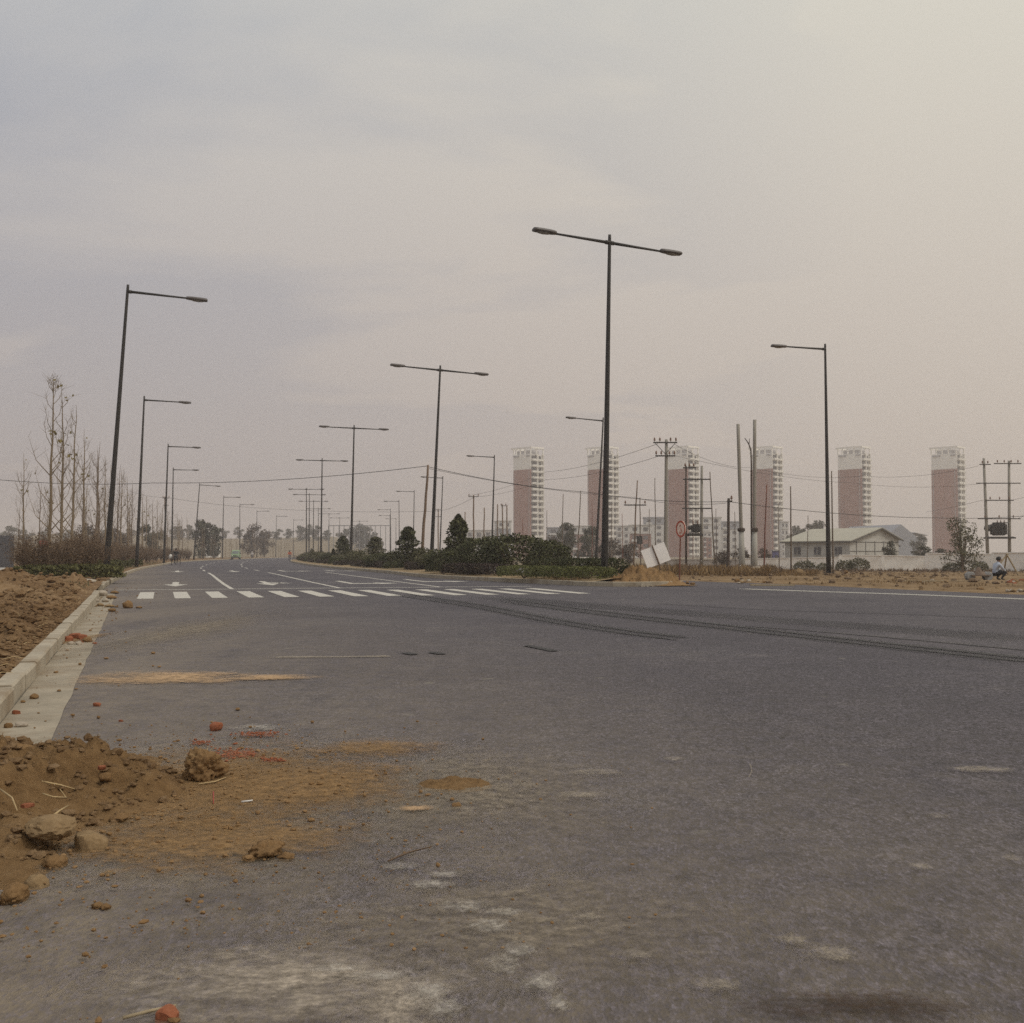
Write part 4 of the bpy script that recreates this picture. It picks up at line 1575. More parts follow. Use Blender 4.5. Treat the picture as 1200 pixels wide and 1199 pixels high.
def brown_shrub(seed, h=1.9):
    t = thing('brown_shrub', 'x', 'shrub')
    m = MB()
    lv = MB()
    r = random.Random(seed)
    m.tube([(0, 0, -.05), (.01, 0, .3)], [.05, .045], 6)
    for i in range(38):
        a = r.uniform(0, 6.28)
        sp = r.uniform(.15, 1.0) * .95
        hh = h * r.uniform(.5, 1.02) * (1 - .22 * sp)
        p = [Vector((0, 0, r.uniform(.1, .4)))]
        for q in (.35, .7, 1.0):
            p.append(Vector((math.cos(a) * sp * q + r.gauss(0, .05), math.sin(a) * sp * q + r.gauss(0, .05), .3 + (hh - .3) * q ** .85)))
        m.tube(p, [.013, .010, .007, .003], 3, cap=False)
        for z_ in range(5):
            b = p[1].lerp(p[3], r.random())
            e = b + Vector((r.gauss(0, .18), r.gauss(0, .18), r.uniform(.05, .3)))
            m.tube([b, e], [.005, .002], 3, cap=False)
            for w_ in range(5):
                c = b.lerp(e, r.random()) + Vector((r.gauss(0, .05), r.gauss(0, .05), r.gauss(0, .05)))
                lv.leaf(c, r.uniform(.02, .042))
        for w_ in range(6):
            lv.leaf(p[1].lerp(p[3], r.random()) + Vector((r.gauss(0, .1), r.gauss(0, .1), r.gauss(0, .1))), r.uniform(.02, .05))
    m.build('stems', 'twig', t)
    lv.build('dead_leaves', 'leaf_brown', t)
    return t


bs = [brown_shrub(21), brown_shrub(35), brown_shrub(48)]
hero = [(28, 45, 1.0), (47, 44.6, 1.0), (62, 45.5, .95), (80, 44.2, 1.05), (97, 45.5, 1.0), (112, 46, .98)]
for k_, (px, Y, sc) in enumerate(hero):
    put(bs[k_ % 3], P(px, 660, Y).x, Y, .13, None, sc, ['leftmost', 'second', 'third', 'fourth', 'fifth', 'sixth'][k_] + ' brown leafless shrub from the left, behind the green hedge', 'brown shrubs along the left verge')
s = 12.0
while s < 150:
    for la in (-2.4, -3.9):
        y = 38 + s * .955 + RND.uniform(-.4, .4)
        x = KLx(y) + la * 1.05 + RND.uniform(-.4, .4)
        put(RND.choice(bs), x, y, .1, None, RND.uniform(.85, 1.1), 'brown leafless shrub in the row running along the left verge', 'brown shrubs in the left row')
    s += 1.7 if s < 70 else 2.6


def sapling(seed, h=9.4, leaves=0, nb=14, fork=False):
    t = thing('bare_tree', 'x', 'tree')
    r = random.Random(seed)
    m = MB()
    lv = MB()
    pts, rr = [], []
    wx = wy = 0
    for i in range(13):
        u = i / 12
        pts.append(Vector((wx, wy, h * u)))
        rr.append(.082 * (1 - u) ** .8 + .008)
        wx += r.gauss(0, .035)
        wy += r.gauss(0, .035)
    m.tube(pts, rr, 7)
    tips = []
    for i in range(nb + 6):
        u = r.uniform(.2, .92)
        b = pts[int(u * 12)].lerp(pts[min(12, int(u * 12) + 1)], u * 12 % 1)
        a = r.uniform(0, 6.28)
        L = (1 - u) * r.uniform(1.4, 3.2) + .35
        out = r.uniform(.35, .6)
        mid_ = b + Vector((math.cos(a) * L * .5 * out * 1.3, math.sin(a) * L * .5 * out * 1.3, L * .38))
        e = b + Vector((math.cos(a) * L * out, math.sin(a) * L * out, L * .95))
        m.tube([b, mid_, e], [.026 * (1.1 - u) + .008, .014, .004], 4, cap=False)
        tips.append((mid_, e))
        for w_ in range(6):
            q = mid_.lerp(e, r.random())
            e2 = q + Vector((r.gauss(0, .25), r.gauss(0, .25), r.uniform(.15, .55)))
            m.tube([q, e2], [.007, .003], 3, cap=False)
            tips.append((q, e2))
    m.build('trunk', 'bark_pale' if leaves else 'bark', t)
    if leaves:
        for i in range(leaves):
            q, e = r.choice(tips)
            c = q.lerp(e, r.random())
            if c.z > h * .42:
                for w_ in range(r.choice((1, 1, 3))):
                    lv.leaf(c + Vector((r.gauss(0, .06), r.gauss(0, .06), r.gauss(0, .06))), r.uniform(.07, .14), 0, .7)
        lv.build('leaves', 'leaf_yellow', t)
    return t


saps = [sapling(4, 9.4, 11, 17), sapling(9, 9.4, 12, 17), sapling(14, 9.4, 5, 12), sapling(23, 9.4, 4, 11), sapling(31, 9.4, 0, 10)]
ST = [(57, 60, 438), (72, 74, 457), (82, 90, 475), (100, 99, 503), (110, 113, 517), (116, 115, 523), (122, 125, 535), (133, 129, 540), (136, 138, 544), (142, 142, 548),
      (149, 149, 558), (154, 158, 563), (166, 167, 575), (172, 172, 578), (178, 178, 583), (184, 185, 585), (189, 190, 590), (196, 196, 593), (202, 202, 597), (208, 208, 600),
      (214, 214, 603), (220, 220, 606)]
NTH = ['tallest, nearest', 'second', 'third', 'fourth', 'fifth', 'sixth']
for i, (b, t, y) in enumerate(ST):
    d = ray(t, y)
    q = (9.5 - CAMZ) / d.z
    Y = d.y * q
    xb = P(b, 655, Y).x
    o = put(saps[i] if i < 5 else saps[2 + i % 3], xb, Y, .1, 0 if i < 2 else None, 1.0,
            (NTH[i] + (' bare young tree with a few yellow leaves in the left row' if i < 2 else ' bare young tree from the front in the left row'))
            if i < 6 else 'thin bare young tree far along the left row', 'bare young trees along the left verge')
    o.rotation_mode = 'QUATERNION'
    o.rotation_quaternion = (Matrix.Rotation(math.atan2(d.x * q - xb, 9.4), 3, 'Y') @ Matrix.Rotation(i * 1.3, 3, 'Z')).to_quaternion()
s = 48
while s < 180:
    x, y = RF(-23.5 - RND.random() * 1.5, s)
    put(saps[2 + RND.randrange(3)], x, y, .1, None, RND.uniform(.55, .9), 'thin bare young tree in the second row behind the brown shrubs', 'bare young trees of the second row')
    s += RND.uniform(4, 8)
s = 185
while s < 345:
    x, y = RF(-20.5 - RND.random(), s)
    put(saps[2 + RND.randrange(3)], x, y, .1, None, RND.uniform(.5, .72), 'thin bare young tree at the far end of the left row', 'bare young trees at the far bend')
    s += RND.uniform(3.5, 7)
o = put(saps[4], P(20, 650, 80).x, 80, .1, None, .52, 'small bare sapling at the far left above the dark fence', None)


# leafy trees of the background ------------------------------------------------
def crown_tree(name, label, h, r, n, leaf, mat, seed, trunk_h=.3, gap=.35, bark='bark'):
    t = thing(name, label, 'tree')
    rr = random.Random(seed)
    m = MB()
    top = Vector((rr.gauss(0, .1), rr.gauss(0, .1), h * .7))
    m.tube([(0, 0, -.3), (rr.gauss(0, .05), 0, h * trunk_h), top], [h * .028, h * .02, h * .008], 7)
    cl = []
    for i in range(26):
        a = rr.uniform(0, 6.28)
        u = rr.uniform(trunk_h * .75, .93)
        q = r * (1 - ((u - .55) / .5) ** 2 * .8) * rr.uniform(.2, 1.0)
        c = Vector((math.cos(a) * q, math.sin(a) * q, h * u))
        cl.append((c, r * rr.uniform(.22, .42)))
        m.tube([Vector((0, 0, h * trunk_h * rr.uniform(.8, 1.4))), c * .6 + Vector((0, 0, c.z * .3)), c], [h * .01, h * .006, h * .002], 4, cap=False)
    m.build('trunk', bark, t)
    m = MB()
    for i in range(n):
        c, q = rr.choice(cl)
        d = Vector((RND.gauss(0, 1), RND.gauss(0, 1), RND.gauss(0, .8))).normalized() * q * RND.random() ** .4
        m.leaf(c + d, leaf * RND.uniform(.6, 1.3), 0, .6)
    m.build('crown', mat, t)
    return t


tg = crown_tree('leafy_tree', 'x', 6, 2.4, 2600, .2, 'leaf_tree', 3, .14)
tb = crown_tree('leafy_tree', 'x', 6, 2.5, 2000, .18, 'leaf_treebrown', 8, .18)
tw = crown_tree('leafy_tree', 'x', 6, 2.2, 2400, .2, 'leaf_tree', 19, .12)


def far_tree(px, pyb, pyt, Y, proto, label, wide=1.0, group='trees beyond the road'):
    b = P(px, pyb, Y)
    t = P(px, pyt, Y)
    zb = gz(b.x, Y)
    sc = (t.z - zb) / 6.0
    return put(proto, b.x, Y, zb, None, (sc * wide, sc * wide, sc), label, group)


far_tree(238, 642, 611, 235, tg, 'dark round tree standing before the brown field left of centre', 1.0)
far_tree(250, 642, 617, 240, tg, 'smaller dark tree right beside the dark round tree by the field', .8)
far_tree(176, 645, 616, 215, tg, 'dark tree behind the second and third left lamps', 1.0)
far_tree(103, 645, 614, 190, tb, 'brownish tree behind the row of bare saplings', 1.1)
far_tree(135, 645, 618, 205, tb, 'brownish tree just right of the nearest left lamp pole', 1.0)
far_tree(297, 640, 614, 330, tb, 'brown tree on the field near the eighth left lamp', 1.0)
far_tree(310, 640, 622, 340, tb, 'low brown tree right of the brown field tree', 1.2)
GRP = 'hazy trees on the far skyline'
for (px, yb, yt, Y, pr, w) in ((8, 640, 614, 480, tg, 1.3), (30, 640, 617, 500, tw, 1.5), (52, 640, 616, 520, tg, 1.3), (78, 640, 618, 520, tg, 1.6), (150, 640, 617, 520, tg, 1.5),
                               (205, 630, 614, 560, tg, 1.2), (212, 630, 613, 560, tw, 1.2), (222, 630, 612, 560, tg, 1.0), (262, 630, 616, 580, tg, 1.2), (280, 630, 614, 590, tw, 1.2),
                               (325, 632, 617, 560, tg, 1.4), (338, 632, 616, 560, tw, 1.4), (352, 632, 613, 540, tg, 1.1), (361, 632, 611, 540, tw, .9), (370, 632, 613, 540, tg, 1.0),
                               (383, 634, 618, 540, tg, 1.4), (402, 640, 617, 500, tg, 1.2), (412, 640, 614, 500, tw, 1.1), (422, 640, 612, 500, tg, 1.1), (432, 640, 614, 500, tw, 1.1),
                               (190, 635, 617, 540, tb, 1.3), (120, 640, 618, 520, tg, 1.5)):
    far_tree(px, yb, yt + 3.5, Y, pr, 'hazy grey tree on the skyline far behind the left side of the road', w, GRP)
# right side trees behind the median and the wall
for (px, yb, yt, Y, pr, w, lab) in ((662, 662, 612, 190, tw, .75, 'grey-green tree between the first and second tower'), (690, 662, 618, 200, tg, 1.0, 'grey-green tree at the foot of the second tower'),
                                    (650, 662, 628, 180, tb, 1.2, 'low brown tree below the first tower'), (715, 662, 632, 170, tb, 1.6, 'low brown scrub tree right of the second tower'),
                                    (738, 664, 636, 160, tb, 1.6, 'low brown scrub tree behind the tilted board')):
    far_tree(px, yb, yt, Y, pr, lab, w)
o = crown_tree('leafy_tree', 'loose grey-green tree before the white wall near the transformer', 4.2, 1.75, 2000, .085, 'leaf_olive', 44, .2)
b = P(1128, 668, 84)
o.location = (b.x, 84, right_drop(84))
far_tree(1043, 655, 634, 128, tw, 'bushy olive tree behind the wall before the shed gable', .75)
far_tree(870, 662, 641, 125, tb, 'brown bush behind the low wall between the two pale poles', 1.1)
far_tree(848, 664, 645, 112, tb, 'brown bush left of the two pale poles', 1.2)
far_tree(895, 660, 642, 128, tb, 'brown bush behind the wall right of the two pale poles', 1.0)
far_tree(1080, 660, 640, 140, tw, 'dark bush behind the wall at the foot of the rightmost tower', 1.3)
far_tree(1105, 660, 643, 140, tw, 'dark low bush behind the wall left of the transformer frame', 1.6)
far_tree(935, 640, 618, 330, tg, 'hazy dark tree behind the shed roof', 1.0)
far_tree(958, 640, 612, 330, tg, 'hazy rounded tree above the shed roof', 1.1)
far_tree(1078, 650, 628, 300, tg, 'hazy tree left of the rightmost tower', .8)
# shrubs before the white wall
for (px, Y, sc, lab) in ((943, 100, (1.3, 1.0, .85), 'brown scrub before the wall below the shed windows'), (966, 98, (.9, .9, .7), 'brown scrub before the wall beside the lamp pole'),
                         (1006, 98, (1.35, 1.2, 1.05), 'dark heap of scrub before the white wall right of the lamp pole'), (990, 98, (1.2, 1.1, .9), 'low scrub just right of the lamp pole'),
                         (1148, 95, (1.0, 1, .8), 'scrub before the wall left of the crouching worker'), (1118, 86, (1.1, 1, .7), 'scrub at the foot of the loose tree')):
    x = P(px, 660, Y).x
    put(weed_a, x, Y, right_drop(Y) - .05, None, sc, lab, 'scrub before the white wall')

# dry grass and weeds of the right-hand field, along the road edge and on the median tip
mb = MB()


def tuft(x, y, z, h, n):
    for _ in range(n):
        a = RND.uniform(0, 6.28)
        w = h * .09
        t = Vector((math.cos(a), math.sin(a), 0))
        q = Vector((x + RND.gauss(0, .05), y + RND.gauss(0, .05), z - .02))
        tip = q + Vector((RND.gauss(0, .4), RND.gauss(0, .4), 1)).normalized() * h * RND.uniform(.6, 1.2)
        md = q.lerp(tip, .5) + Vector((0, 0, h * .08))
        mb.add([q - t * w, q + t * w, md + t * w * .7, tip, md - t * w * .7], [(0, 1, 2, 3, 4)])


for i in range(8000):
    y = RND.uniform(29, 100)
    l_ = abs(RND.gauss(0, 1)) * 14 + .3
    x = REx(y) + l_
    if x > .5 * y + 3 or x < -1 + .1 * y or noise.noise(Vector((x * .25, y * .25, 8))) < .0 + .25 * RND.random():
        continue
    tuft(x, y, field_h(x, y, l_), RND.choice((.05, .07, .10, .16)), 5)
for i in range(2600):
    px = RND.uniform(735, 960)
    Y = RND.uniform(56, 100)
    x = P(px, 660, Y).x
    l_ = x - REx(Y)
    if l_ < .5:
        continue
    tuft(x, Y, field_h(x, Y, l_), RND.choice((.15, .25, .4, .6)) * (1 if px < 905 else .5), 6)
for i in range(260):
    x, y = RF(RND.uniform(-.5, 1.9), RND.uniform(2, 12))
    tuft(x, y, .2, RND.choice((.06, .1, .15)), 5)
tag(mb.build('dry_grass', 'grass_dry'), None, None, None, 'stuff')
mb = MB()
for i in range(1300):
    Y = RND.uniform(60, 108)
    px = RND.uniform(740, 1200)
    hgt_ = RND.choice((.2, .35, .5, .7))
    if px > 915:
        Y = RND.uniform(88, 104)
        hgt_ = RND.choice((.1, .15, .2, .35))
    x = P(px, 660, Y).x
    l_ = x - REx(Y)
    if l_ < .5:
        continue
    tuft(x, Y, field_h(x, Y, l_), hgt_, 7)
for i in range(900):
    y = RND.uniform(29, 105)
    l_ = abs(RND.gauss(0, 1)) * 16 + .2
    x = REx(y) + l_
    if -1 + .1 * y < x < .5 * y + 3:
        crumb(x, y, field_h(x, y, l_), RND.choice((.03, .04, .05, .08, .13)))
tag(mb.build('brown_weeds', 'weed'), None, None, None, 'stuff')
mb = MB()
for i in range(1200):
    y = RND.uniform(30, 130)
    l_ = RND.uniform(.2, 3.0)
    x = KLx(y) - .16 - l_
    tuft(x, y - l_ * .32, verge_h(x, y - l_ * .32, l_), RND.choice((.05, .08, .14)), 5)
tag(mb.build('verge_grass', 'leaf_olive'), None, None, None, 'stuff')
# ================================================================== TOWERS AND BUILDINGS
def make_tower():
    t = thing('residential_tower', 'x', 'apartment tower')
    H, floors = 55.0, 17
    fh = 2.92
    W, D = 12.5, 9.1
    # plan of the clad end: slightly convex with a turned-back left flank
    front = [(-1.9, 2.9), (-1.0, .9), (0, .12), (2, -.28), (4.5, -.5), (8, -.55), (W, -.5)]
    zb = 43.6

    def skin(m, z0, z1, pts, th=.35):
        inner = [(x, y + th) for x, y in reversed(pts)]
        m.prism(list(reversed(inner)) and (pts + inner), z0, z1)
    m = MB()
    m.prism([(-1.7, 3.2)] + [(x + (.2 if i < 3 else 0), y + .36) for i, (x, y) in enumerate(front[1:-1])] + [(W - .9, -.14), (W - .9, D), (-1.7, D)], -1, 51)
    m.build('body', 'tower_white', t)
    m = MB()
    skin(m, -1, zb, front)
    m.build('brick_cladding', 'tower_brick', t)
    m = MB()
    skin(m, zb + .01, 51.2, [(x * .999, y + .01) for x, y in front])
    m.build('white_cladding', 'tower_cap', t)
    # dark vertical joints on the cladding
    for x, y in ((.35, .03), (11.4, -.56)):
        m = MB()
        m.box((x, y - .02, zb / 2), (.22, .12, zb))
        m.build('joint', 'tower_grey', t)
    # crown: openings, posts and a ring beam
    m = MB()
    for x, y in ((-1.0, 1.2), (2, 0), (5, -.25), (8.2, -.3), (12.1, -.2), (12.1, 4), (12.1, 8.6), (-1.0, 8.6), (5, 8.6)):
        m.box((x, y, 52.6), (.55, .5, 2.8))
    m.build('crown_posts', 'tower_cap', t)
    m = MB()
    m.box((5.6, -.15, 54.4), (14.2, .5, .8))
    m.box((5.6, 8.7, 54.4), (14.2, .5, .8))
    m.box((-1.25, 4.3, 54.4), (.5, 8.4, .8))
    m.box((12.5, 4.3, 54.4), (.5, 8.4, .8))
    m.build('crown_beam', 'tower_cap', t)
    m = MB()
    m.box((5.5, 4.6, 52.0), (9.5, 5.5, 2.4))
    m.build('roof_house', 'tower_grey', t)
    # shaded slot openings under the crown
    for x, w in ((1.3, 2.2), (3.6, 1.6), (10.6, 2.4)):
        m = MB()
        m.box((x, -.32 - .24 * smooth(0, 5, x), 50.4), (w, .5, .7))
        m.build('slot', 'tower_grey', t)
    # right face: floors of balconies between two white piers
    m = MB()
    m.box((W - .5, 4.9, 25), (.6, .9, 53))
    m.build('pier', 'tower_white', t)
    m = MB()
    m.box((W - .5, D - .2, 25), (.9, .45, 53))
    m.build('pier', 'tower_white', t)
    bal = None
    for i in range(floors):
        z = 1.2 + i * fh
        if bal is None:
            m = MB()
            m.box((W + .05, 2.1, 0), (1.9, 4.2, .22))
            m.box((W + .05, 6.9, 0), (1.5, 3.4, .22))
            m.box((W + .98, 2.1, .5), (.1, 4.2, .85))
            m.box((W + .05, .05, .5), (1.8, .1, .85))
            m.box((W + .78, 6.9, .5), (.1, 3.4, .85))
            bal = m.build('balcony', 'tower_white', t, loc=(0, 0, z))
            m = MB()
            m.box((W - .9, 2.35, 1.75), (.1, 4.0, 1.9))
            win = m.build('window', 'window_dark', t, loc=(0, 0, z))
            m = MB()
            m.box((W - .9, 6.9, 1.8), (.1, 1.9, 1.5))
            win2 = m.build('window', 'window_dark', t, loc=(0, 0, z))
        else:
            for q in (bal, win, win2):
                c = q.copy()
                COL.objects.link(c)
                c.parent = t
                c.location = (0, 0, z)
    return t


tw0 = make_tower()
TWL = ['leftmost brick and white tower, left of the tall double-arm lamp', 'second tower from the left, partly behind the tall double-arm lamp',
       'third tower from the left, behind the pole with two cross arms', 'fourth tower from the left, behind the two pale concrete poles',
       'fifth tower from the left, behind the shed and right of the lamp', 'rightmost tower, left of the transformer frame']
for i, (px, Y) in enumerate(((622, 540), (711, 538), (806.5, 536), (906, 536), (1011, 537), (1123, 537))):
    p = P(px, 640, Y)
    a = rad(-45)
    off = Matrix.Rotation(a, 3, 'Z') @ Vector((12.5, -.5, 0))
    loc = (p.x - off.x, Y - off.y, -.7)
    if i == 0:
        tw0.location = loc
        tw0.rotation_euler = (0, 0, a)
        tw0['label'], tw0['group'] = TWL[0], 'brick and white towers on the skyline'
    else:
        dup(tw0, loc, a, 1.0, TWL[i], 'brick and white towers on the skyline')


def block(label, pxl, pxr, pyt, Y, floors, depth, lower, upper, rot=0, cols=None, group='low apartment blocks below the towers'):
    a, b = P(pxl, 640, Y), P(pxr, 640, Y)
    top = P(pxl, pyt, Y).z
    w = b.x - a.x
    t = thing('apartment_block', label, 'apartment block', (a.x + w / 2, Y, -.7), rot, group)
    H = top + .7
    fh = H / floors
    m = MB()
    m.box((0, depth / 2, (H - fh) / 2), (w, depth, H - fh))
    m.build('wall', lower, t)
    m = MB()
    m.box((0, depth / 2, H - fh / 2 + .01), (w + .3, depth + .3, fh))
    m.build('top_storey', upper, t)
    m = MB()
    m.box((0, depth / 2, H + .25), (w + .9, depth + .9, .35))
    m.build('roof', upper, t)
    n = cols or max(2, int(w / 4.2))
    win = bal = None
    for f in range(floors):
        for c in range(n):
            x = -w / 2 + (c + .5) * w / n
            loc = (x, -.02 - (.15 if f == floors - 1 else 0), f * fh + fh * .55)
            if win is None:
                m = MB()
                m.box((0, 0, 0), (w / n * .42, .12, fh * .46))
                win = m.build('window', 'window_dark', t, loc=loc)
                m = MB()
                m.box((0, -.4, -fh * .36), (w / n * .62, .8, fh * .26))
                bal = m.build('balcony', 'block_white', t, loc=loc)
            else:
                q = win.copy()
                COL.objects.link(q)
                q.parent = t
                q.location = loc
                if c % 2 == 0:
                    q = bal.copy()
                    COL.objects.link(q)
                    q.parent = t
                    q.location = loc
    return t


block('grey-blue low block left of the leftmost tower', 583, 599, 611, 470, 5, 14, 'block_grey', 'block_white', .1)
block('grey-blue low block between the first two towers', 641, 670, 619, 470, 4, 14, 'block_grey', 'block_grey', -.1)
block('red brick low block with pale top left of the second tower', 668, 690, 617, 450, 4, 13, 'block_brick', 'block_white', -.1)
block('white low block right of the second tower', 722, 738, 617, 480, 5, 13, 'block_white', 'block_white', -.2)
block('red brick low block with white top storey behind the tilted board', 738, 763, 616, 420, 4, 13, 'block_brick', 'block_white', -.12)
block('tall pale block just left of the third tower', 755, 778, 607, 500, 6, 13, 'block_white', 'block_grey', -.1)
block('pale apartment block with balconies right of the third tower', 822, 845, 607, 470, 6, 14, 'block_white', 'block_white', -.15)
block('red brick end block between the pole frame and the dark pole', 824, 834, 624, 440, 5, 12, 'block_brick', 'block_white', -.15, 2)
block('far pale apartment block left of the pale poles', 845, 866, 612, 500, 5, 14, 'block_white', 'block_grey', -.15)
block('small white block right of the fourth tower', 916, 924, 612, 500, 5, 12, 'block_white', 'block_white', -.15, 2)
block('long pale low building far behind the cone-shaped tree', 545, 588, 622, 560, 3, 14, 'block_white', 'block_white', 0)

# shed behind the white wall ---------------------------------------------------
A = P(996, 645, 150)
t = thing('shed', 'pale panelled shed with a low gable and three dark windows behind the white wall', 'shed', (A.x, 150, -.8), rad(35))
gw, ln_, eh, rh = 10.8, 11.4, 3.75, 5.5
# local: gable wall along +x (0..gw) at y=0, length along +y
m = MB()
m.prism([(0, 0), (gw, 0), (gw, eh + .25), (gw * .6, rh), (0, eh)], 0, ln_, 0, 'y')
sh = m.build('wall', 'shed_panel', t)
for i in range(5):
    m = MB()
    m.box((1.4 + i * 2.0, -.03, 1.85), (.07, .05, 3.7))
    m.build('panel_joint', 'trim_dark', sh)
for z in (2.3, 3.55):
    m = MB()
    m.box((gw / 2, -.035, z), (gw - .1, .05, .06))
    m.build('panel_joint', 'trim_dark', sh)


def slab(p0, p1, th, y0, y1):
    d = (Vector((p1[0], p1[1])) - Vector((p0[0], p0[1]))).normalized()
    n = Vector((-d.y, d.x)) * th
    return MB().prism([(p0[0], p0[1]), (p1[0], p1[1]), (p1[0] + n.x, p1[1] + n.y), (p0[0] + n.x, p0[1] + n.y)], y0, y1, 0, 'y')


rf = slab((-.45, eh - .13), (gw * .6, rh + .02), .12, -.5, ln_ + .5).build('roof', 'shed_roof', t)
slab((gw * .6, rh + .02), (gw + .4, eh + .1), .12, -.5, ln_ + .5).build('roof', 'shed_roof', t)
slab((-.5, eh - .30), (gw * .6, rh - .12), .16, -.56, -.44).build('gable_trim', 'trim_dark', rf)
slab((gw * .6, rh - .12), (gw + .42, eh - .05), .16, -.56, -.44).build('gable_trim', 'trim_dark', rf)
m = MB()
m.box((-.44, ln_ / 2, eh - .2), (.14, ln_ + 1, .14))
m.build('gutter', 'trim_dark', rf)
for i in range(3):
    y = 1.9 + 3.6 * i
    m = MB()
    m.box((-.03, y, 2.35), (.1, 1.15, 1.1))
    fr = m.build('window', 'window_dark', t)
    m = MB()
    m.box((-.1, y, 2.35), (.05, .06, 1.1))
    m.box((-.1, y, 1.76), (.08, 1.25, .07))
    m.build('window_frame', 'shed_panel', fr)
m = MB()
m.prism([(gw + .02, 0), (gw + 2.6, 0), (gw + 2.6, 3.0), (gw + .02, 3.75)], 2.0, 10, 0, 'y')
m.build('lean_to', 'shed_panel', t)
slab((gw + .02, 3.78), (gw + 2.9, 2.98), .1, 1.7, 10.2).build('roof', 'trim_dark', t)
# grey hall behind the shed
p = P(1058, 640, 330)
t = thing('hall', 'hazy grey gabled hall behind the right end of the shed', 'hall', (p.x, 330, -.8), rad(12))
m = MB()
m.prism([(-4, 0), (4.5, 0), (4.5, 7.2), (-.5, 10.8), (-4, 8.2)], 0, 30, 0, 'y')
m.build('wall', 'block_grey', t)
m = MB()
m.prism([(4.2, 8.2), (8.5, 7.4), (8.5, 7.6), (4.2, 8.4)], 0, 30, 0, 'y')
m.build('roof', 'tower_grey', t)
m = MB()
m.prism([(4.52, 0), (6.5, 0), (6.5, 7.0), (4.52, 7.2)], 1, 29, 0, 'y')
m.build('wing', 'block_grey', t)
# small blue cabin
p = P(909, 648, 140)
t = thing('cabin', 'small blue cabin at the foot of the fourth tower behind the wall', 'cabin', (p.x, 140, -.7))
m = MB()
m.box((0, 0, 1.1), (.75, .8, 2.2))
m.build('wall', 'shed_blue', t)
m = MB()
m.box((0, 0, 2.27), (.95, 1.0, .14))
m.build('roof', 'tower_grey', t)
m = MB()
m.box((0, -.42, 1.4), (.35, .05, .6))
m.build('window', 'window_dark', t)
# white low hut behind the median hedge
p = P(688, 655, 115)
t = thing('hut', 'small white hut seen between the two lamp poles behind the hedge', 'hut', (p.x, 115, -.6))
m = MB()
m.box((0, 0, .6), (1.2, 1.6, 1.3))
m.build('wall', 'white_wall', t)
m = MB()
m.box((0, 0, 1.32), (1.5, 1.9, .12))
m.build('roof', 'wall_cap', t)
m = MB()
m.box((.2, -.82, .7), (.4, .04, .5))
m.build('window', 'window_dark', t)
p = P(252, 641, 330)
t = thing('hut', 'small white hut on the far field beside the dark round tree', 'hut', (p.x, 330, gz(p.x, 330) - .1))
m = MB()
m.box((0, 0, 1.7), (2.6, 3, 3.4))
m.box((-1.9, 0, 1.3), (1.2, 3, 2.6))
m.build('wall', 'white_wall', t)
m = MB()
m.box((0, 0, 3.48), (2.9, 3.3, .16))
m.box((-2.0, 0, 2.68), (1.2, 3.3, .16))
m.build('roof', 'wall_cap', t)

# walls and fences -----------------------------------------------------------


def wall(label, px0, Y0, px1, Y1, pyt0, pyt1, mat, cap='wall_cap', name='garden_wall', posts=True, cat='wall'):
    a, b = P(px0, pyt0, Y0), P(px1, pyt1, Y1)
    za, zb = right_drop(Y0) - .25, right_drop(Y1) - .25
    t = thing(name, label, cat, (a.x, a.y, 0), math.atan2(b.y - a.y, b.x - a.x))
    L = math.hypot(b.x - a.x, b.y - a.y)
    ha, hb = a.z, b.z
    m = MB()
    m.prism([(0, za), (L, zb), (L, hb), (0, ha)], -.12, .12, 0, 'y')
    m.build('wall_face', mat, t)
    m = MB()
    m.prism([(-.1, ha + .002), (L + .1, hb + .002), (L + .1, hb + .09), (-.1, ha + .09)], -.19, .19, 0, 'y')
    m.build('coping', cap, t)
    if posts:
        n = max(2, int(L / 4))
        pr = None
        for i in range(n + 1):
            x = L * i / n
            if pr is None:
                m = MB()
                m.box((0, 0, 0), (.32, .34, max(ha - za, hb - zb)))
                pr = m.build('pier', mat, t, loc=(x, 0, (ha + za) / 2))
            else:
                q = pr.copy()
                COL.objects.link(q)
                q.parent = t
                q.location = (x, 0, (ha + (hb - ha) * x / L + za + (zb - za) * x / L) / 2)
    return t


wall('white plastered wall with coping in front of the shed', 985, 112, 1086, 109, 651, 652.5, 'white_wall')
wall('older greyish white wall left of the lamp pole below the shed windows', 872, 121, 985, 114, 655.5, 653.5, 'white_wall')
wall('white wall section between the shed wall and the loose tree', 1087, 106, 1164, 102, 649, 650, 'white_wall')
wall('whitest wall section with coping behind the crouching worker', 1164.5, 99, 1262, 93, 648.5, 648, 'white_wall')
wall('low grey fence wall behind the poles in the middle distance', 762, 126, 871, 122, 656, 656.5, 'grey_fence', 'grey_fence', 'fence_wall')
a, b = P(-40, 628, 82), P(18, 630, 82)
t = thing('board_fence', 'dark blue-grey board fence at the far left edge', 'fence', (a.x, 82, 0))
m = MB()
L = b.x - a.x
for i in range(int(L / .3)):
    m.box((i * .3 + .15, 0, 1.25), (.285, .04, 2.5 + .03 * (i % 3)))
m.build('boards', 'dark_fence', t)
m = MB()
m.box((L / 2, .06, 2.0), (L, .06, .1))
m.box((L / 2, .06, .7), (L, .06, .1))
m.build('rails', 'dark_fence', t)

# ================================================================== POLES
PROT = {}


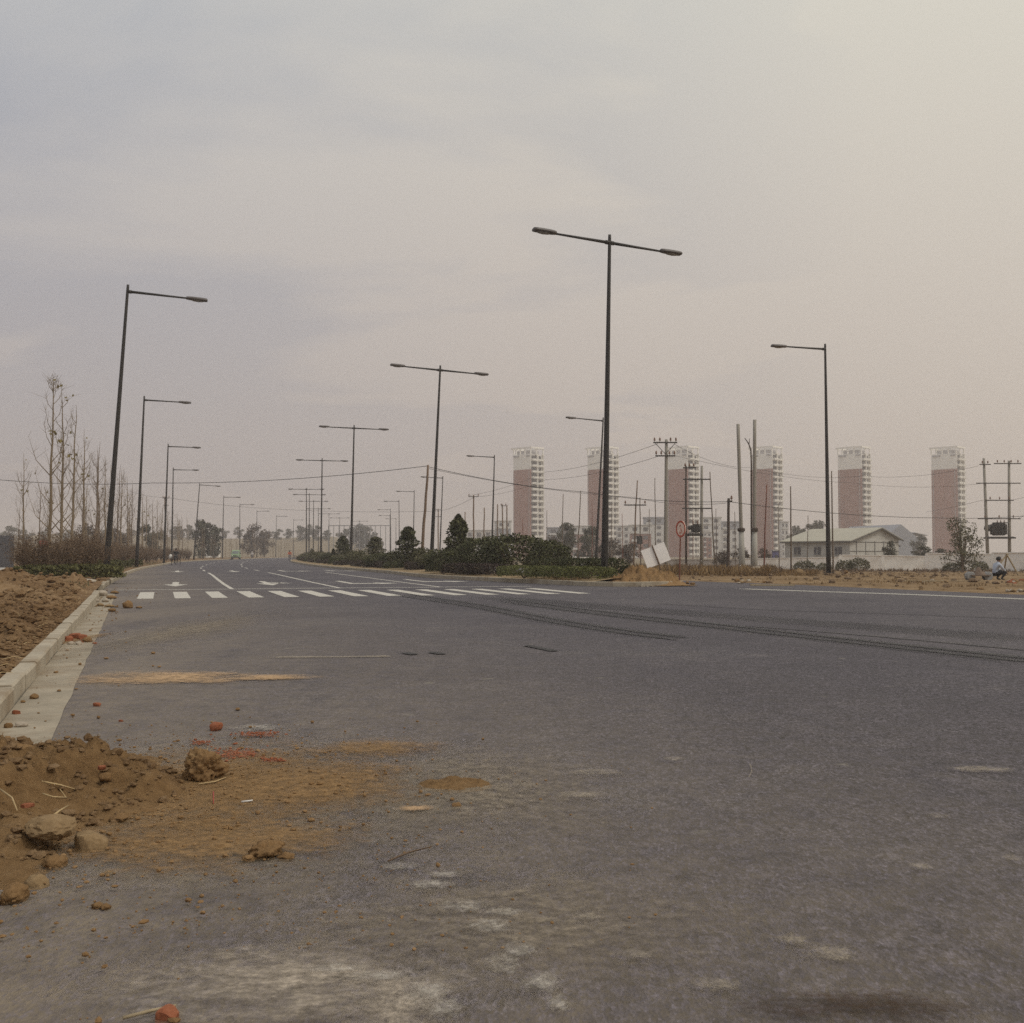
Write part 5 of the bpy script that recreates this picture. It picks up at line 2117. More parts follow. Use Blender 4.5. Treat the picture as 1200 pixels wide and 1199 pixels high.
def pole(label, pxb, pxt, pyt, Y, r, mat, name='utility_pole', cat='pole', base=None, r1=None, fin=None, group=None, fork=False):
    b = P(pxb, 655, Y)
    zb = right_drop(Y) if b.x > MRx(Y) else .1
    tp = P(pxt, pyt, Y)
    t = thing(name, label, cat, (b.x, Y, zb), 0, group)
    m = MB()
    d = Vector((tp.x - b.x, 0, tp.z - zb))
    n = 7
    pts = [d * (i / n) + Vector((RND.gauss(0, .012 * d.length / 6), RND.gauss(0, .012), 0)) * (0 if i in (0, n) or mat.startswith('pole_c') or mat == 'pole_pale' else 1) for i in range(n + 1)]
    pts[0] = pts[0] - d.normalized() * .3
    r1 = r * .6 if r1 is None else r1
    m.tube(pts, [r + (r1 - r) * i / n for i in range(n + 1)], 9)
    m.build('shaft', mat, t, True)
    return t, d


def arm(t, z, x0, x1, mat='iron', r=.05, ins=(), y=-.16, slope=0, lean=0):
    m = MB()
    m.box(((x0 + x1) / 2 + lean, y, z), (x1 - x0, .08, .1), Matrix.Rotation(slope, 3, 'Y'))
    o = m.build('cross_arm', mat, t)
    for x in ins:
        m = MB()
        m.lathe([(.02, 0), (.02, .08), (.07, .1), (.08, .17), (.05, .2), (.07, .24), (.03, .32), (.01, .34)], 8, (x + lean, y, z + .05))
        m.build('insulator', 'porcelain', o, True)
    return o


# pole with two cross arms (in front of the third tower)
Y = 82
s_ = F / Y
t, d = pole('concrete power pole with two insulated cross arms in front of the third tower', 780, 781, 515, Y, .17, 'pole_concrete', r1=.11)
arm(t, d.z - .25, -.9, .9, ins=(-.8, -.4, .4, .8))
arm(t, d.z - 1.25, -.75, .75, ins=(-.68, -.3, .3, .68))
for sx_ in (-1, 1):
    m = MB()
    m.tube([(sx_ * .75, -.16, d.z - .3), (0, -.12, d.z - 1.1)], .025, 5)
    m.build('brace', 'iron', t)
# H frame at the third tower
Y = 88


def hframe(label, pxa, pxat, pya, pxb_, pxbt, pyb_, Y, arms, platform, tr, mats=('pole_dark', 'pole_concrete'), rads=(.09, .15)):
    a, b = P(pxa, 655, Y), P(pxb_, 655, Y)
    zb = right_drop(Y)
    t = thing('power_poles', label, 'power poles', (a.x, Y, zb))
    w = b.x - a.x
    ta, tb = P(pxat, pya, Y), P(pxbt, pyb_, Y)
    for x0, q, mt, r in ((0, ta, mats[0], rads[0]), (w, tb, mats[1], rads[1])):
        m = MB()
        m.tube([(x0, 0, -.3), ((x0 + q.x - a.x) / 2, 0, (q.z - zb) / 2), (q.x - a.x, 0, q.z - zb)], [r, r * .85, r * .65], 9)
        m.build('pole', mt, t, True)
    for (pl, pr_, py, nin) in arms:
        l, r_ = P(pl, py, Y), P(pr_, py, Y)
        x0, x1, z = l.x - a.x, r_.x - a.x, l.z - zb
        arm(t, z, x0, x1, 'iron', ins=[x0 + (x1 - x0) * (i + .5) / nin for i in range(nin)] if nin else (), y=-.2)
    l, r_ = P(platform[0], platform[2], Y), P(platform[1], platform[2], Y)
    m = MB()
    for yy_ in (-.45, .45):
        m.box(((l.x + r_.x) / 2 - a.x, yy_, l.z - zb), (r_.x - l.x, .12, .16))
    m.box(((l.x + r_.x) / 2 - a.x, 0, l.z - zb + .1), ((r_.x - l.x) * .9, .9, .06))
    m.build('platform', 'iron', t)
    # transformer tank
    c = P(tr[0], platform[2], Y)
    wx, hz = tr[1] / F * Y, tr[2] / F * Y
    tk = thing('transformer', tr[3], 'transformer', (c.x, Y, l.z + .14))
    m = MB()
    m.box((0, 0, hz * .42), (wx * .62, .7, hz * .72))
    m.build('tank', 'transformer', tk, bevel=.05)
    m = MB()
    for i in range(7):
        for sy_ in (-1, 1):
            m.box((-wx * .26 + i * wx * .087, sy_ * .44, hz * .42), (.035, .2, hz * .6))
    for i in range(5):
        for sx_ in (-1, 1):
            m.box((sx_ * wx * .36, -.26 + i * .13, hz * .42), (wx * .12, .035, hz * .6))
    m.build('cooling_fins', 'transformer', tk)
    m = MB()
    m.tube([(-wx * .52, -.1, hz * .5), (-wx * .52, .5, hz * .5)], hz * .2, 10)
    m.tube([(-wx * .52, .2, hz * .45), (-wx * .3, .2, hz * .6)], .05, 6)
    m.build('oil_drum', 'transformer', tk, True)
    for i in range(3):
        m = MB()
        m.lathe([(.06, 0), (.09, .05), (.05, .1), (.085, .16), (.045, .22), (.06, .28), (.02, .36)], 8, (-.3 + .35 * i + wx * .1, 0, hz * .76))
        m.build('bushing', 'porcelain', tk, True)
    m = MB()
    m.box((wx * .08, 0, hz * .8), (wx * .66, .78, hz * .06))
    m.build('lid', 'transformer', tk)
    return t


hframe('two-pole power frame with cross arms left of the dark short pole', 804, 804, 546, 822, 822.5, 546, 88,
       [(800, 815, 548.5, 3), (800, 832.5, 562, 0), (799, 833, 596, 0)], (806, 823, 627), (815.5, 12, 13, 'small dark transformer on the two-pole frame at the third tower'))
hframe('two-pole power frame carrying a transformer at the right edge', 1158, 1153, 537, 1183, 1182.5, 540, 112,
       [(1147, 1160, 544.5, 2), (1164, 1196, 543.5, 4), (1143, 1195, 566.5, 0), (1154, 1187, 586.5, 3), (1145, 1195, 608, 3)], (1155, 1188, 630.5),
       (1170.5, 21, 20, 'dark grey transformer with cooling fins on the two-pole frame at the right edge'), ('pole_concrete', 'pole_concrete'), (.18, .18))
# two pale concrete poles with a thick lower part
for (pb, pt, py, lab) in ((870, 865, 497, 'left one of the two tall pale concrete poles with a dark collar'), (884, 884.5, 492, 'right one of the two tall pale concrete poles with a dark collar')):
    Y = 74
    t, d = pole(lab, pb, pt, py, Y, .13, 'pole_concrete', r1=.115, group=None)
    zc = P(pb, 623, Y).z - right_drop(Y)
    k_ = zc / d.z
    m = MB()
    m.tube([(-.02, 0, -.2), (d.x * k_ * .5, 0, zc * .5), (d.x * k_, 0, zc)], [.24, .2, .17], 10)
    m.build('sleeve', 'pole_pale', t, True)
    m = MB()
    m.lathe([(.2, 0), (.26, .04), (.26, .2), (.16, .26)], 12, (d.x * k_, 0, zc))
    m.build('collar', 'pole_dark', t)
t, d = pole('thin dark forked pole between the two pale concrete poles', 881, 880, 526, 75, .075, 'pole_dark')
m = MB()
m.tube([(d.x, 0, d.z - .1), (d.x - .15, 0, d.z + .35), (d.x - .42, 0, d.z + .75)], [.05, .04, .025], 6)
m.tube([(d.x - .12, 0, d.z + .25), (d.x - .1, 0, d.z + .7)], [.03, .02], 6)
m.build('fork', 'pole_dark', t)
t, d = pole('short dark brown pole with a small bracket between the frame and the pale poles', 853, 854, 584, 72, .11, 'pole_dark', r1=.085)
arm(t, d.z - .2, -.05, .3, ins=(.25,), y=-.1)
for (pb, pt, py, Y, r, mt, lab) in (
        (838, 832, 553, 80, .055, 'pole_bamboo', 'thin leaning bamboo pole right of the two-pole frame'),
        (768.5, 767.5, 560, 95, .05, 'pole_bamboo', 'thin bamboo pole left of the pole with two cross arms'),
        (742, 747, 563, 92, .075, 'pole_wood', 'wavy wooden pole with a cross arm left of the tilted board'),
        (751, 750, 583, 96, .06, 'pole_bamboo', 'thin wooden pole behind the wavy wooden pole'),
        (676, 680.5, 575, 100, .06, 'pole_bamboo', 'thin leaning bamboo pole left of the second tower'),
        (658, 660, 579, 110, .055, 'pole_bamboo', 'thin bamboo pole between the first two towers'),
        (895, 898.5, 568, 76, .06, 'pole_rust', 'thin reddish leaning pole before the fourth tower'),
        (927, 926.5, 570, 72, .06, 'pole_bamboo', 'thin knotty bamboo pole left of the shed'),
        (976, 974.5, 552, 68, .055, 'pole_bamboo', 'thin bamboo pole close beside the nearest right-hand lamp'),
        (694, 694, 590, 105, .035, 'pole_rust', 'very thin rod before the second tower'),
        (613, 612.5, 608, 120, .05, 'pole_rust', 'very thin rod before the first tower'),
        (804.5, 803, 560, 96, .04, 'pole_dark', 'thin dark rod close left of the two-pole frame'),
        (840, 839, 596, 100, .04, 'pole_bamboo', 'short thin rod right of the two-pole frame'),
        (640, 641, 598, 125, .045, 'pole_bamboo', 'thin rod just right of the first tower'),
        (716, 717, 590, 118, .045, 'pole_bamboo', 'thin rod between the tall lamp and the second tower balconies'),
        (730, 729, 602, 122, .045, 'pole_rust', 'short rod right of the second tower'),
        (760, 761, 596, 120, .05, 'pole_bamboo', 'thin rod behind the tilted board'),
        (862, 861, 600, 110, .045, 'pole_bamboo', 'short thin rod left of the pale concrete poles'),
        (913, 912, 590, 105, .05, 'pole_bamboo', 'thin rod right of the fourth tower'),
        (946, 947, 604, 100, .045, 'pole_bamboo', 'short thin rod before the shed roof'),
        (812, 812, 604, 125, .045, 'pole_rust', 'short rod inside the two-pole frame'),
        (493, 501.5, 545, 75, .12, 'pole_wood', 'leaning brown wooden pole carrying the long cable on the median'),
):
    t, d = pole(lab, pb, pt, py, Y, r, mt)
    if pb == 742:
        arm(t, P(742, 592, Y).z - right_drop(Y), -.9, .95, ins=(-.8, .85), y=-.12, lean=.15)
        m = MB()
        m.box((.55, 0, P(742, 633, Y).z - right_drop(Y)), (.45, .4, .7))
        m.build('switch_box', 'transformer', t, bevel=.03)
for (pb, pt, py, Y, lab, aw) in ((555, 555, 580, 150, 'far wooden pole with one cross arm right of the cone-shaped tree', 6), (513.5, 513.5, 596, 200, 'far pole with two short arms behind the fourth right-hand lamp', 4),
                                 (590, 588.5, 591, 170, 'far steel mast left of the first tower', 3), (583, 583, 591, 172, 'thin far mast left of the steel mast', 0), (594, 594, 592, 171, 'thin far mast touching the first tower', 0),
                                 (567, 567.5, 595, 180, 'thin far pole right of the pole with one cross arm', 0), (545, 545, 600, 200, 'thin far pole just right of the cone-shaped tree', 0), (194, 193, 582, 190, 'far power pole behind the third left lamp', 4)):
    t, d = pole(lab, pb, pt, py, Y, .13, 'pole_wood', r1=.09)
    if aw:
        w = aw / F * Y
        arm(t, d.z - .25, -w, w, ins=(-w * .9, w * .9))
        if aw == 4:
            arm(t, d.z - 1.5, -w * .8, w * .8)
# frame of far steel posts
p0, p1 = P(385, 616, 300), P(458, 616, 300)
t = thing('post_row', 'long row of thin steel posts under one beam far behind the median', 'steel frame', (p0.x, 300, 0))
L = p1.x - p0.x
pr = None
for i in range(13):
    if pr is None:
        m = MB()
        m.box((0, 0, p0.z / 2), (.16, .16, p0.z))
        pr = m.build('post', 'steel', t)
    else:
        q = pr.copy()
        COL.objects.link(q)
        q.parent = t
        q.location = (L * i / 12, 0, 0)
m = MB()
m.box((L / 2, 0, p0.z), (L, .2, .2))
m.build('beam', 'steel', t)


# cables -----------------------------------------------------------------


def cable(label, pts, r, sag=0.0):
    """pts: (px, py, Y) supports; a catenary-like curve between neighbours."""
    m = MB()
    w = [P(*p) for p in pts]
    out = []
    for a, b in zip(w, w[1:]):
        for i in range(14):
            t = i / 14
            q = a.lerp(b, t)
            q.z -= sag * 4 * t * (1 - t)
            out.append(q)
    out.append(w[-1])
    m.tube(out, r * .75, 5)
    return tag(m.build('overhead_cable', 'cable', smooth_=True), label, 'cable')


cable('long cable from the far left to the leaning wooden pole', [(-60, 556, 82), (180, 566, 88), (501.5, 546, 75)], .028, .35)
cable('long cable from the leaning wooden pole to the right, passing before the towers', [(501.5, 547, 75), (690, 577, 86), (854, 588, 72), (1100, 607, 88), (1260, 598, 90)], .026, .25)
cable('second thinner cable just below the cable right of the leaning pole', [(501.5, 549, 75), (744, 583, 92), (854, 589.5, 72)], .018, .3)
cable('upper wire leaving the pole with two cross arms to the left', [(771, 520, 82), (640, 553, 140), (548, 581, 150)], .022, .4)
cable('lower wire leaving the pole with two cross arms to the left', [(771, 535, 82), (640, 562, 140), (560, 582, 150)], .022, .4)
cable('wire leaving the pole with two cross arms to the right', [(791, 521, 82), (880, 548, 110), (1010, 558, 125), (1147, 546, 112)], .018, .5)
cable('second wire from the two cross arms to the transformer frame', [(791, 534, 82), (1000, 566, 120), (1149, 567, 112)], .016, .4)
cable('wire coming to the transformer frame across the rightmost tower', [(1085, 600, 150), (1152, 586, 112)], .02, .1)
cable('wire leaving the transformer frame at the right edge, upper', [(1187, 586, 112), (1260, 565, 90)], .02, .1)
cable('wire leaving the transformer frame at the right edge, lower', [(1192, 608, 112), (1260, 575, 90)], .02, .1)
cable('faint far wire over the left side of the road', [(150, 575, 190), (194, 583, 190), (330, 597, 210), (514, 599, 200), (555, 583, 150)], .03, .3)

# ================================================================== SIGNS
# tilted white board, seen from the back, on a stake
c = P(768.5, 651, 40.4)
t = thing('tilted_board', 'white board tilted to the left on a brown stake at the median tip', 'sign', (P(775, 670, 40.4).x, 40.4, .2))
ctr = Vector((c.x - t.location.x, 0, c.z - .2))
rt = Matrix.Rotation(rad(-20), 3, 'Y').to_3x3()
rt = Matrix.Rotation(rad(-21), 3, 'Y')
m = MB()
m.box(ctr, (.92, .03, .70), rt)
bd = m.build('board', 'sign_white', t, bevel=.006)
m = MB()
ax = rt @ Vector((0, 0, 1))
st_top = ctr + ax * .40
m.tube([Vector((0.02, -.03, -.3)), ctr - ax * .36 + Vector((0, -.04, 0)), st_top + Vector((0, -.04, 0))], [.03, .028, .025], 6)
m.build('stake', 'wood_brown', t)
# round sign on a thin post at the tip of the median
p = G(796, 685)
t = thing('round_sign', 'round white sign with a red ring on a thin post at the median tip', 'traffic sign', (p.x, p.y, 0))
m = MB()
m.tube([(0, 0, -.2), (.03, 0, 1.0), (.07, 0, 2.3)], .026, 7)
m.build('post', 'pole_rust', t)
zc = P(798.5, 620, p.y).z
ry_ = rad(-64)


def disc(r0, r1, y0, y1, name, mat, parent):
    m = MB()
    n = 32
    vs = []
    for r in (r0, r1):
        for yv in (y0, y1):
            for i in range(n):
                a = 2 * math.pi * i / n
                vs.append((r * math.cos(a), yv, r * math.sin(a)))
    fs = []
    for i in range(n):
        j = (i + 1) % n
        fs += [(i, j, 2 * n + j, 2 * n + i), (n + i, 3 * n + i, 3 * n + j, n + j), (2 * n + i, 2 * n + j, 3 * n + j, 3 * n + i), (i, n + i, n + j, j)]
    m.add(vs, fs)
    return m.build(name, mat, parent)


m = MB()
m.add([(.31 * math.cos(2 * math.pi * i / 32), yv, .31 * math.sin(2 * math.pi * i / 32)) for yv in (-.01, .01) for i in range(32)],
      [tuple(range(32)), tuple(reversed(range(32, 64)))] + [(i, 32 + i, 32 + (i + 1) % 32, (i + 1) % 32) for i in range(32)])
sf = m.build('sign_plate', 'sign_face', t)
sf.location = (.07, -.05, zc)
sf.rotation_euler = (0, 0, ry_)
disc(.245, .315, -.018, -.0115, 'red_ring', 'sign_red', sf)
m = MB()
m.tube([(-.06, -.016, .10), (-.01, -.016, .15)], .022, 4)
m.tube([(.0, -.016, .04), (.035, -.016, -.02), (.03, -.016, -.08)], .018, 4)
m.box((-.04, -.016, -.14), (.06, .012, .06))
m.box((.08, -.016, -.12), (.05, .012, .05))
m.build('pictogram', 'sign_red', sf)
# small red sign behind the brown shrubs
p = P(51, 637, 50)
t = thing('notice_board', 'small faded red notice board among the brown shrubs at left', 'sign', (p.x, 50, .1))
m = MB()
m.box((0, 0, p.z - .1), (.40, .03, .26))
m.build('board', 'red_cloth', t)
m = MB()
m.box((-.05, -.018, p.z - .05), (.22, .006, .04))
m.build('pale_mark', 'sign_face', t)
for sx_ in (-.15, .15):
    m = MB()
    m.box((sx_, .03, (p.z - .1) / 2), (.04, .03, p.z - .1))
    m.build('post', 'wood_brown', t)
# ================================================================== PEOPLE, VEHICLES
def person(label, joints, mats, loc, rz, hair=True, face_dir=Vector((0, -1, 0)), group=None, hands=True, cap=None):
    """joints: dict of 3-D points (metres, local). One skinned, continuous body; hair is a child."""
    J = {k_: Vector(v) for k_, v in joints.items()}
    names, edges = [], []
    R_ = {'pelvis': .135, 'waist': .12, 'chest': .15, 'neck0': .075, 'neck': .055, 'head': .1, 'top': .075,
          'shl': .075, 'ell': .048, 'wrl': .032, 'pal': .038, 'shr': .075, 'elr': .048, 'wrr': .032, 'par': .038,
          'hpl': .105, 'knl': .065, 'anl': .042, 'tol': .038, 'hpr': .105, 'knr': .065, 'anr': .042, 'tor': .038}
    order = ['pelvis', 'waist', 'chest', 'neck0', 'neck', 'head', 'top', 'shl', 'ell', 'wrl', 'pal', 'shr', 'elr', 'wrr', 'par', 'hpl', 'knl', 'anl', 'tol', 'hpr', 'knr', 'anr', 'tor']
    par = {'waist': 'pelvis', 'chest': 'waist', 'neck0': 'chest', 'neck': 'neck0', 'head': 'neck', 'top': 'head', 'shl': 'chest', 'ell': 'shl', 'wrl': 'ell', 'pal': 'wrl',
           'shr': 'chest', 'elr': 'shr', 'wrr': 'elr', 'par': 'wrr', 'hpl': 'pelvis', 'knl': 'hpl', 'anl': 'knl', 'tol': 'anl', 'hpr': 'pelvis', 'knr': 'hpr', 'anr': 'knr', 'tor': 'anr'}
    verts = [J[n] for n in order]
    rads = [R_[n] for n in order]
    edges = [(order.index(par[n]), order.index(n)) for n in order[1:]]
    roots = [0]
    if hands:
        for sd in 'lr':
            w, q = J['wr' + sd], J['pa' + sd]
            d = (q - w).normalized()
            side = d.cross(Vector((0, 0, 1)))
            if side.length < .2:
                side = Vector((1, 0, 0))
            side.normalize()
            nrm = side.cross(d)
            for f in range(5):
                o_ = (f - 1.5) * .02 if f < 4 else -.045
                L = (.062, .075, .07, .055)[f] if f < 4 else .05
                b = q + side * o_ + d * (.0 if f < 4 else -.03)
                i0 = len(verts)
                roots.append(i0)
                dd = d if f < 4 else (d - side * .8).normalized()
                verts += [b, b + dd * L * .55, b + dd * L * .85 - nrm * L * .45]
                rads += [.011, .0095, .008]
                edges += [(i0, i0 + 1), (i0 + 1, i0 + 2)]
    me = bpy.data.meshes.new('person')
    me.from_pydata([tuple(v) for v in verts], edges, [])
    o = bpy.data.objects.new('person', me)
    COL.objects.link(o)
    sk = o.modifiers.new('skin', 'SKIN')
    sk.use_smooth_shade = True
    o.modifiers.new('sub', 'SUBSURF').levels = 1
    for i, v in enumerate(me.skin_vertices[0].data):
        v.radius = (rads[i], rads[i])
        v.use_root = i in roots
    dg = bpy.context.evaluated_depsgraph_get()
    nm = bpy.data.meshes.new_from_object(o.evaluated_get(dg))
    o.modifiers.clear()
    o.data = nm
    nm.materials.clear()
    for mm in ('skin', mats[0], mats[1], mats[2]):
        nm.materials.append(M[mm])
    seg = [(par[n], n) for n in order[1:]]
    for pl in nm.polygons:
        c = pl.center
        best, bn, bt = 9, None, 0
        for a, b in seg:
            ab = J[b] - J[a]
            t = max(0, min(1, (c - J[a]).dot(ab) / max(1e-6, ab.dot(ab))))
            d = (J[a] + ab * t - c).length / (R_[a] + (R_[b] - R_[a]) * t)
            if d < best:
                best, bn, bt = d, b, t
        if bn in ('neck', 'head', 'top', 'pal', 'par'):
            pl.material_index = 0
        elif bn in ('hpl', 'hpr', 'knl', 'knr', 'anl', 'anr'):
            pl.material_index = 2
        elif bn in ('tol', 'tor'):
            pl.material_index = 3
        else:
            pl.material_index = 1
        pl.use_smooth = True
    # face: nose, ears and brow pulled out of the head; eyes as small dark faces
    fd = face_dir.normalized()
    hc = J['head']
    sd_ = fd.cross(Vector((0, 0, 1))).normalized()
    bm = bmesh.new()
    bm.from_mesh(nm)

    def lump(c, sx_, mi):
        r = bmesh.ops.create_icosphere(bm, subdivisions=2, radius=1)
        for v in r['verts']:
            q = v.co
            v.co = c + sd_ * q.x * sx_[0] + fd * q.y * sx_[1] + Vector((0, 0, 1)) * q.z * sx_[2]
            for f in v.link_faces:
                f.material_index = mi
                f.smooth = True
    lump(hc + fd * .103 - Vector((0, 0, .015)), (.014, .022, .028), 0)
    lump(hc + sd_ * .1, (.012, .022, .035), 0)
    lump(hc - sd_ * .1, (.012, .022, .035), 0)
    for e in (-1, 1):
        lump(hc + fd * .092 + sd_ * .035 * e + Vector((0, 0, .018)), (.014, .008, .008), 3)
    lump(hc + fd * .088 - Vector((0, 0, .055)), (.024, .008, .006), 3)
    bm.to_mesh(nm)
    bm.free()
    o.location = loc
    o.rotation_euler = (0, 0, rz)
    tag(o, label, 'person', group)
    m = MB()
    n = 12
    for i in range(6):
        for j in range(n):
            el = math.pi / 2 * (i / 5) * 1.22
            a = 2 * math.pi * j / n
            d = Vector((math.cos(a) * math.sin(el), math.sin(a) * math.sin(el), math.cos(el)))
            fr = d.dot(fd)
            r = .119 if not (fr > .45 and d.z < .45) else .09
            m.v.append(tuple(hc + Vector((0, 0, .022)) - fd * .012 + d * r * Vector((1, 1, 1.02)).length / 1.74))
    for i in range(5):
        for j in range(n):
            m.f.append((i * n + j, (i + 1) * n + j, (i + 1) * n + (j + 1) % n, i * n + (j + 1) % n))
            m.mi.append(0)
    if cap:
        m.build('helmet' if cap == 'cloth_white' else 'cap', cap, o, True)
    else:
        m.build('hair', 'hair', o, True)
    return o


def standing():
    return {'pelvis': (0, 0, .95), 'waist': (0, 0, 1.1), 'chest': (0, 0, 1.32), 'neck0': (0, 0, 1.47), 'neck': (0, -.01, 1.52), 'head': (0, -.02, 1.64), 'top': (0, -.015, 1.73),
            'shl': (.2, 0, 1.41), 'ell': (.27, .02, 1.13), 'wrl': (.28, -.05, .88), 'pal': (.28, -.07, .80), 'shr': (-.2, 0, 1.41), 'elr': (-.27, .02, 1.13), 'wrr': (-.28, -.05, .88), 'par': (-.28, -.07, .8),
            'hpl': (.1, 0, .88), 'knl': (.12, -.03, .49), 'anl': (.12, .02, .08), 'tol': (.13, -.16, .04), 'hpr': (-.1, 0, .88), 'knr': (-.12, -.01, .49), 'anr': (-.12, .03, .08), 'tor': (-.13, -.15, .04)}


def riding(z=.0):
    """seated on a saddle at y=0, facing -y, hands on a bar ahead."""
    return {'pelvis': (0, .05, .88), 'waist': (0, .03, 1.02), 'chest': (0, -.06, 1.25), 'neck0': (0, -.1, 1.4), 'neck': (0, -.12, 1.45), 'head': (0, -.15, 1.57), 'top': (0, -.14, 1.66),
            'shl': (.2, -.07, 1.34), 'ell': (.29, -.22, 1.12), 'wrl': (.27, -.45, 1.02), 'pal': (.26, -.53, 1.0), 'shr': (-.2, -.07, 1.34), 'elr': (-.29, -.22, 1.12), 'wrr': (-.27, -.45, 1.02), 'par': (-.26, -.53, 1.0),
            'hpl': (.1, 0, .86), 'knl': (.14, -.36, .72), 'anl': (.13, -.22, .32), 'tol': (.13, -.38, .27), 'hpr': (-.1, 0, .86), 'knr': (-.14, -.34, .6), 'anr': (-.13, -.2, .2), 'tor': (-.13, -.36, .15)}


def wheel(root, x, y, r, axis='x', w=.03, spokes=14, name='wheel'):
    h = MB()
    h.torus((x, y, r), r - w, w, axis, 22, 6)
    wl = h.build('wheel', 'tyre', root, True)
    m = MB()
    for i in range(spokes):
        a = 2 * math.pi * i / spokes
        e = Vector((0, math.cos(a), math.sin(a))) if axis == 'x' else Vector((math.cos(a), 0, math.sin(a)))
        c = Vector((x, y, r))
        m.tube([c, c + e * (r - w)], .006, 3, cap=False)
    m.tube([(x - .04, y, r), (x + .04, y, r)] if axis == 'x' else [(x, y - .04, r), (x, y + .04, r)], .03, 8)
    m.build('spokes', 'steel', wl)
    return wl


def face_cam(Y, px):
    d = road_dir(Y)
    return math.atan2(-d.x, d.y)   # local -y looks back along the road


# cargo tricycle with rider in dark clothes
g = G(206, 662.3)
rz = face_cam(g.y, 206) + .05
t = thing('cargo_tricycle', 'dark pedal tricycle with cargo box coming along the left kerb', 'tricycle', (g.x, g.y, 0), rz)
wheel(t, 0, -.85, .33)
wheel(t, .42, .75, .33)
wheel(t, -.42, .75, .33)
m = MB()
m.tube([(0, -.85, .33), (0, -.72, .85), (0, -.66, 1.0)], .022, 6)
m.tube([(0, -.7, .78), (0, -.1, .38), (0, .3, .42), (.42, .75, .33)], .02, 6)
m.tube([(0, .3, .42), (-.42, .75, .33)], .02, 6)
m.tube([(0, -.1, .38), (0, .06, .78)], .02, 6)
m.tube([(0, -.7, .72), (0, .03, .68)], .018, 6)
m.build('frame', 'iron', t)
m = MB()
m.tube([(-.3, -.52, 1.0), (-.2, -.62, 1.02), (0, -.66, 1.0), (.2, -.62, 1.02), (.3, -.52, 1.0)], .016, 6)
m.build('handlebar', 'steel', t)
m = MB()
m.box((0, .06, .81), (.2, .28, .07))
m.build('saddle', 'cloth_black', t, bevel=.02)
m = MB()
m.box((0, .9, .55), (.8, 1.1, .05))
m.box((-.41, .9, .7), (.03, 1.1, .3))
m.box((.41, .9, .7), (.03, 1.1, .3))
m.box((0, 1.45, .7), (.8, .03, .3))
m.box((0, .35, .7), (.8, .03, .3))
m.build('cargo_box', 'cart_wood', t)
R2 = Matrix.Rotation(rz, 3, 'Z')
pj = riding()
person('person in black clothes riding the cargo tricycle along the left kerb', pj, ('cloth_black', 'cloth_black', 'cloth_black'), (g.x, g.y, 0), rz)
q = g + R2 @ Vector((-.52, .5, .72))
mb = MB()
mb.lathe([(.10, 0), (.17, .1), (.18, .3), (.12, .45), (.05, .5)], 9)
o = mb.build('white_sack', 'cloth_white', smooth_=True, loc=(q.x, q.y, .60))
tag(o, 'small white sack hanging at the side of the cargo tricycle', 'sack')

# rider in an orange red jacket on a bicycle
g = G(339.5, 657.6)
rz = face_cam(g.y, 339)
t = thing('bicycle', 'dark bicycle under the rider in the orange red jacket', 'bicycle', (g.x, g.y, 0), rz)
wheel(t, 0, -.55, .33)
wheel(t, 0, .5, .33)
m = MB()
m.tube([(0, -.55, .33), (0, -.45, .9)], .018, 6)
m.tube([(0, -.47, .78), (0, 0, .33), (0, .5, .33), (0, .1, .76), (0, -.46, .74)], .018, 6)
m.tube([(0, 0, .33), (0, .12, .84)], .018, 6)
m.build('frame', 'iron', t)
m = MB()
m.tube([(-.28, -.5, 1.0), (0, -.48, .98), (.28, -.5, 1.0)], .014, 6)
m.tube([(0, -.48, .98), (0, -.45, .88)], .014, 6)
m.build('handlebar', 'steel', t)
m = MB()
m.box((0, .06, .84), (.16, .26, .06))
m.build('saddle', 'cloth_black', t, bevel=.02)
person('person in an orange red jacket riding a bicycle beside the median', riding(), ('cloth_red', 'cloth_grey', 'cloth_black'), (g.x, g.y, 0), rz)
g2 = G(345.5, 657.6)
t = dup(t, (g2.x, g2.y, 0), rz + .5, 1.0, 'grey bicycle standing just right of the orange red rider')
m = MB()
m.tube([(0, .1, .3), (.25, .15, 0)], .012, 5)
m.build('kickstand', 'steel', t)

# motorbike rider in white, far
g = G(295.5, 654.6)
rz = face_cam(g.y, 295)
t = thing('motorbike', 'small dark motorbike far down the road right of the green van', 'motorbike', (g.x, g.y, 0), rz)
wheel(t, 0, -.6, .28, w=.05)
wheel(t, 0, .6, .28, w=.05)
m = MB()
m.prism([(-.5, .5), (-.2, .35), (.5, .4), (.75, .75), (.1, .8), (-.45, .95)], -.12, .12, 0, 'x')
m.build('body', 'cloth_grey', t, bevel=.03)
m = MB()
m.tube([(0, -.6, .28), (0, -.45, .95)], .03, 6)
m.tube([(-.3, -.45, 1.0), (0, -.47, .97), (.3, -.45, 1.0)], .016, 6)
m.build('fork', 'steel', t)
m = MB()
m.lathe([(.02, -.03), (.09, -.02), (.08, .04), (.02, .06)], 10, (0, -.6, .86))
m.build('headlamp', 'headlamp', t)
person('person in a white top riding the far motorbike', riding(), ('cloth_white', 'cloth_grey', 'cloth_black'), (g.x, g.y, 0), rz, cap='cloth_white')

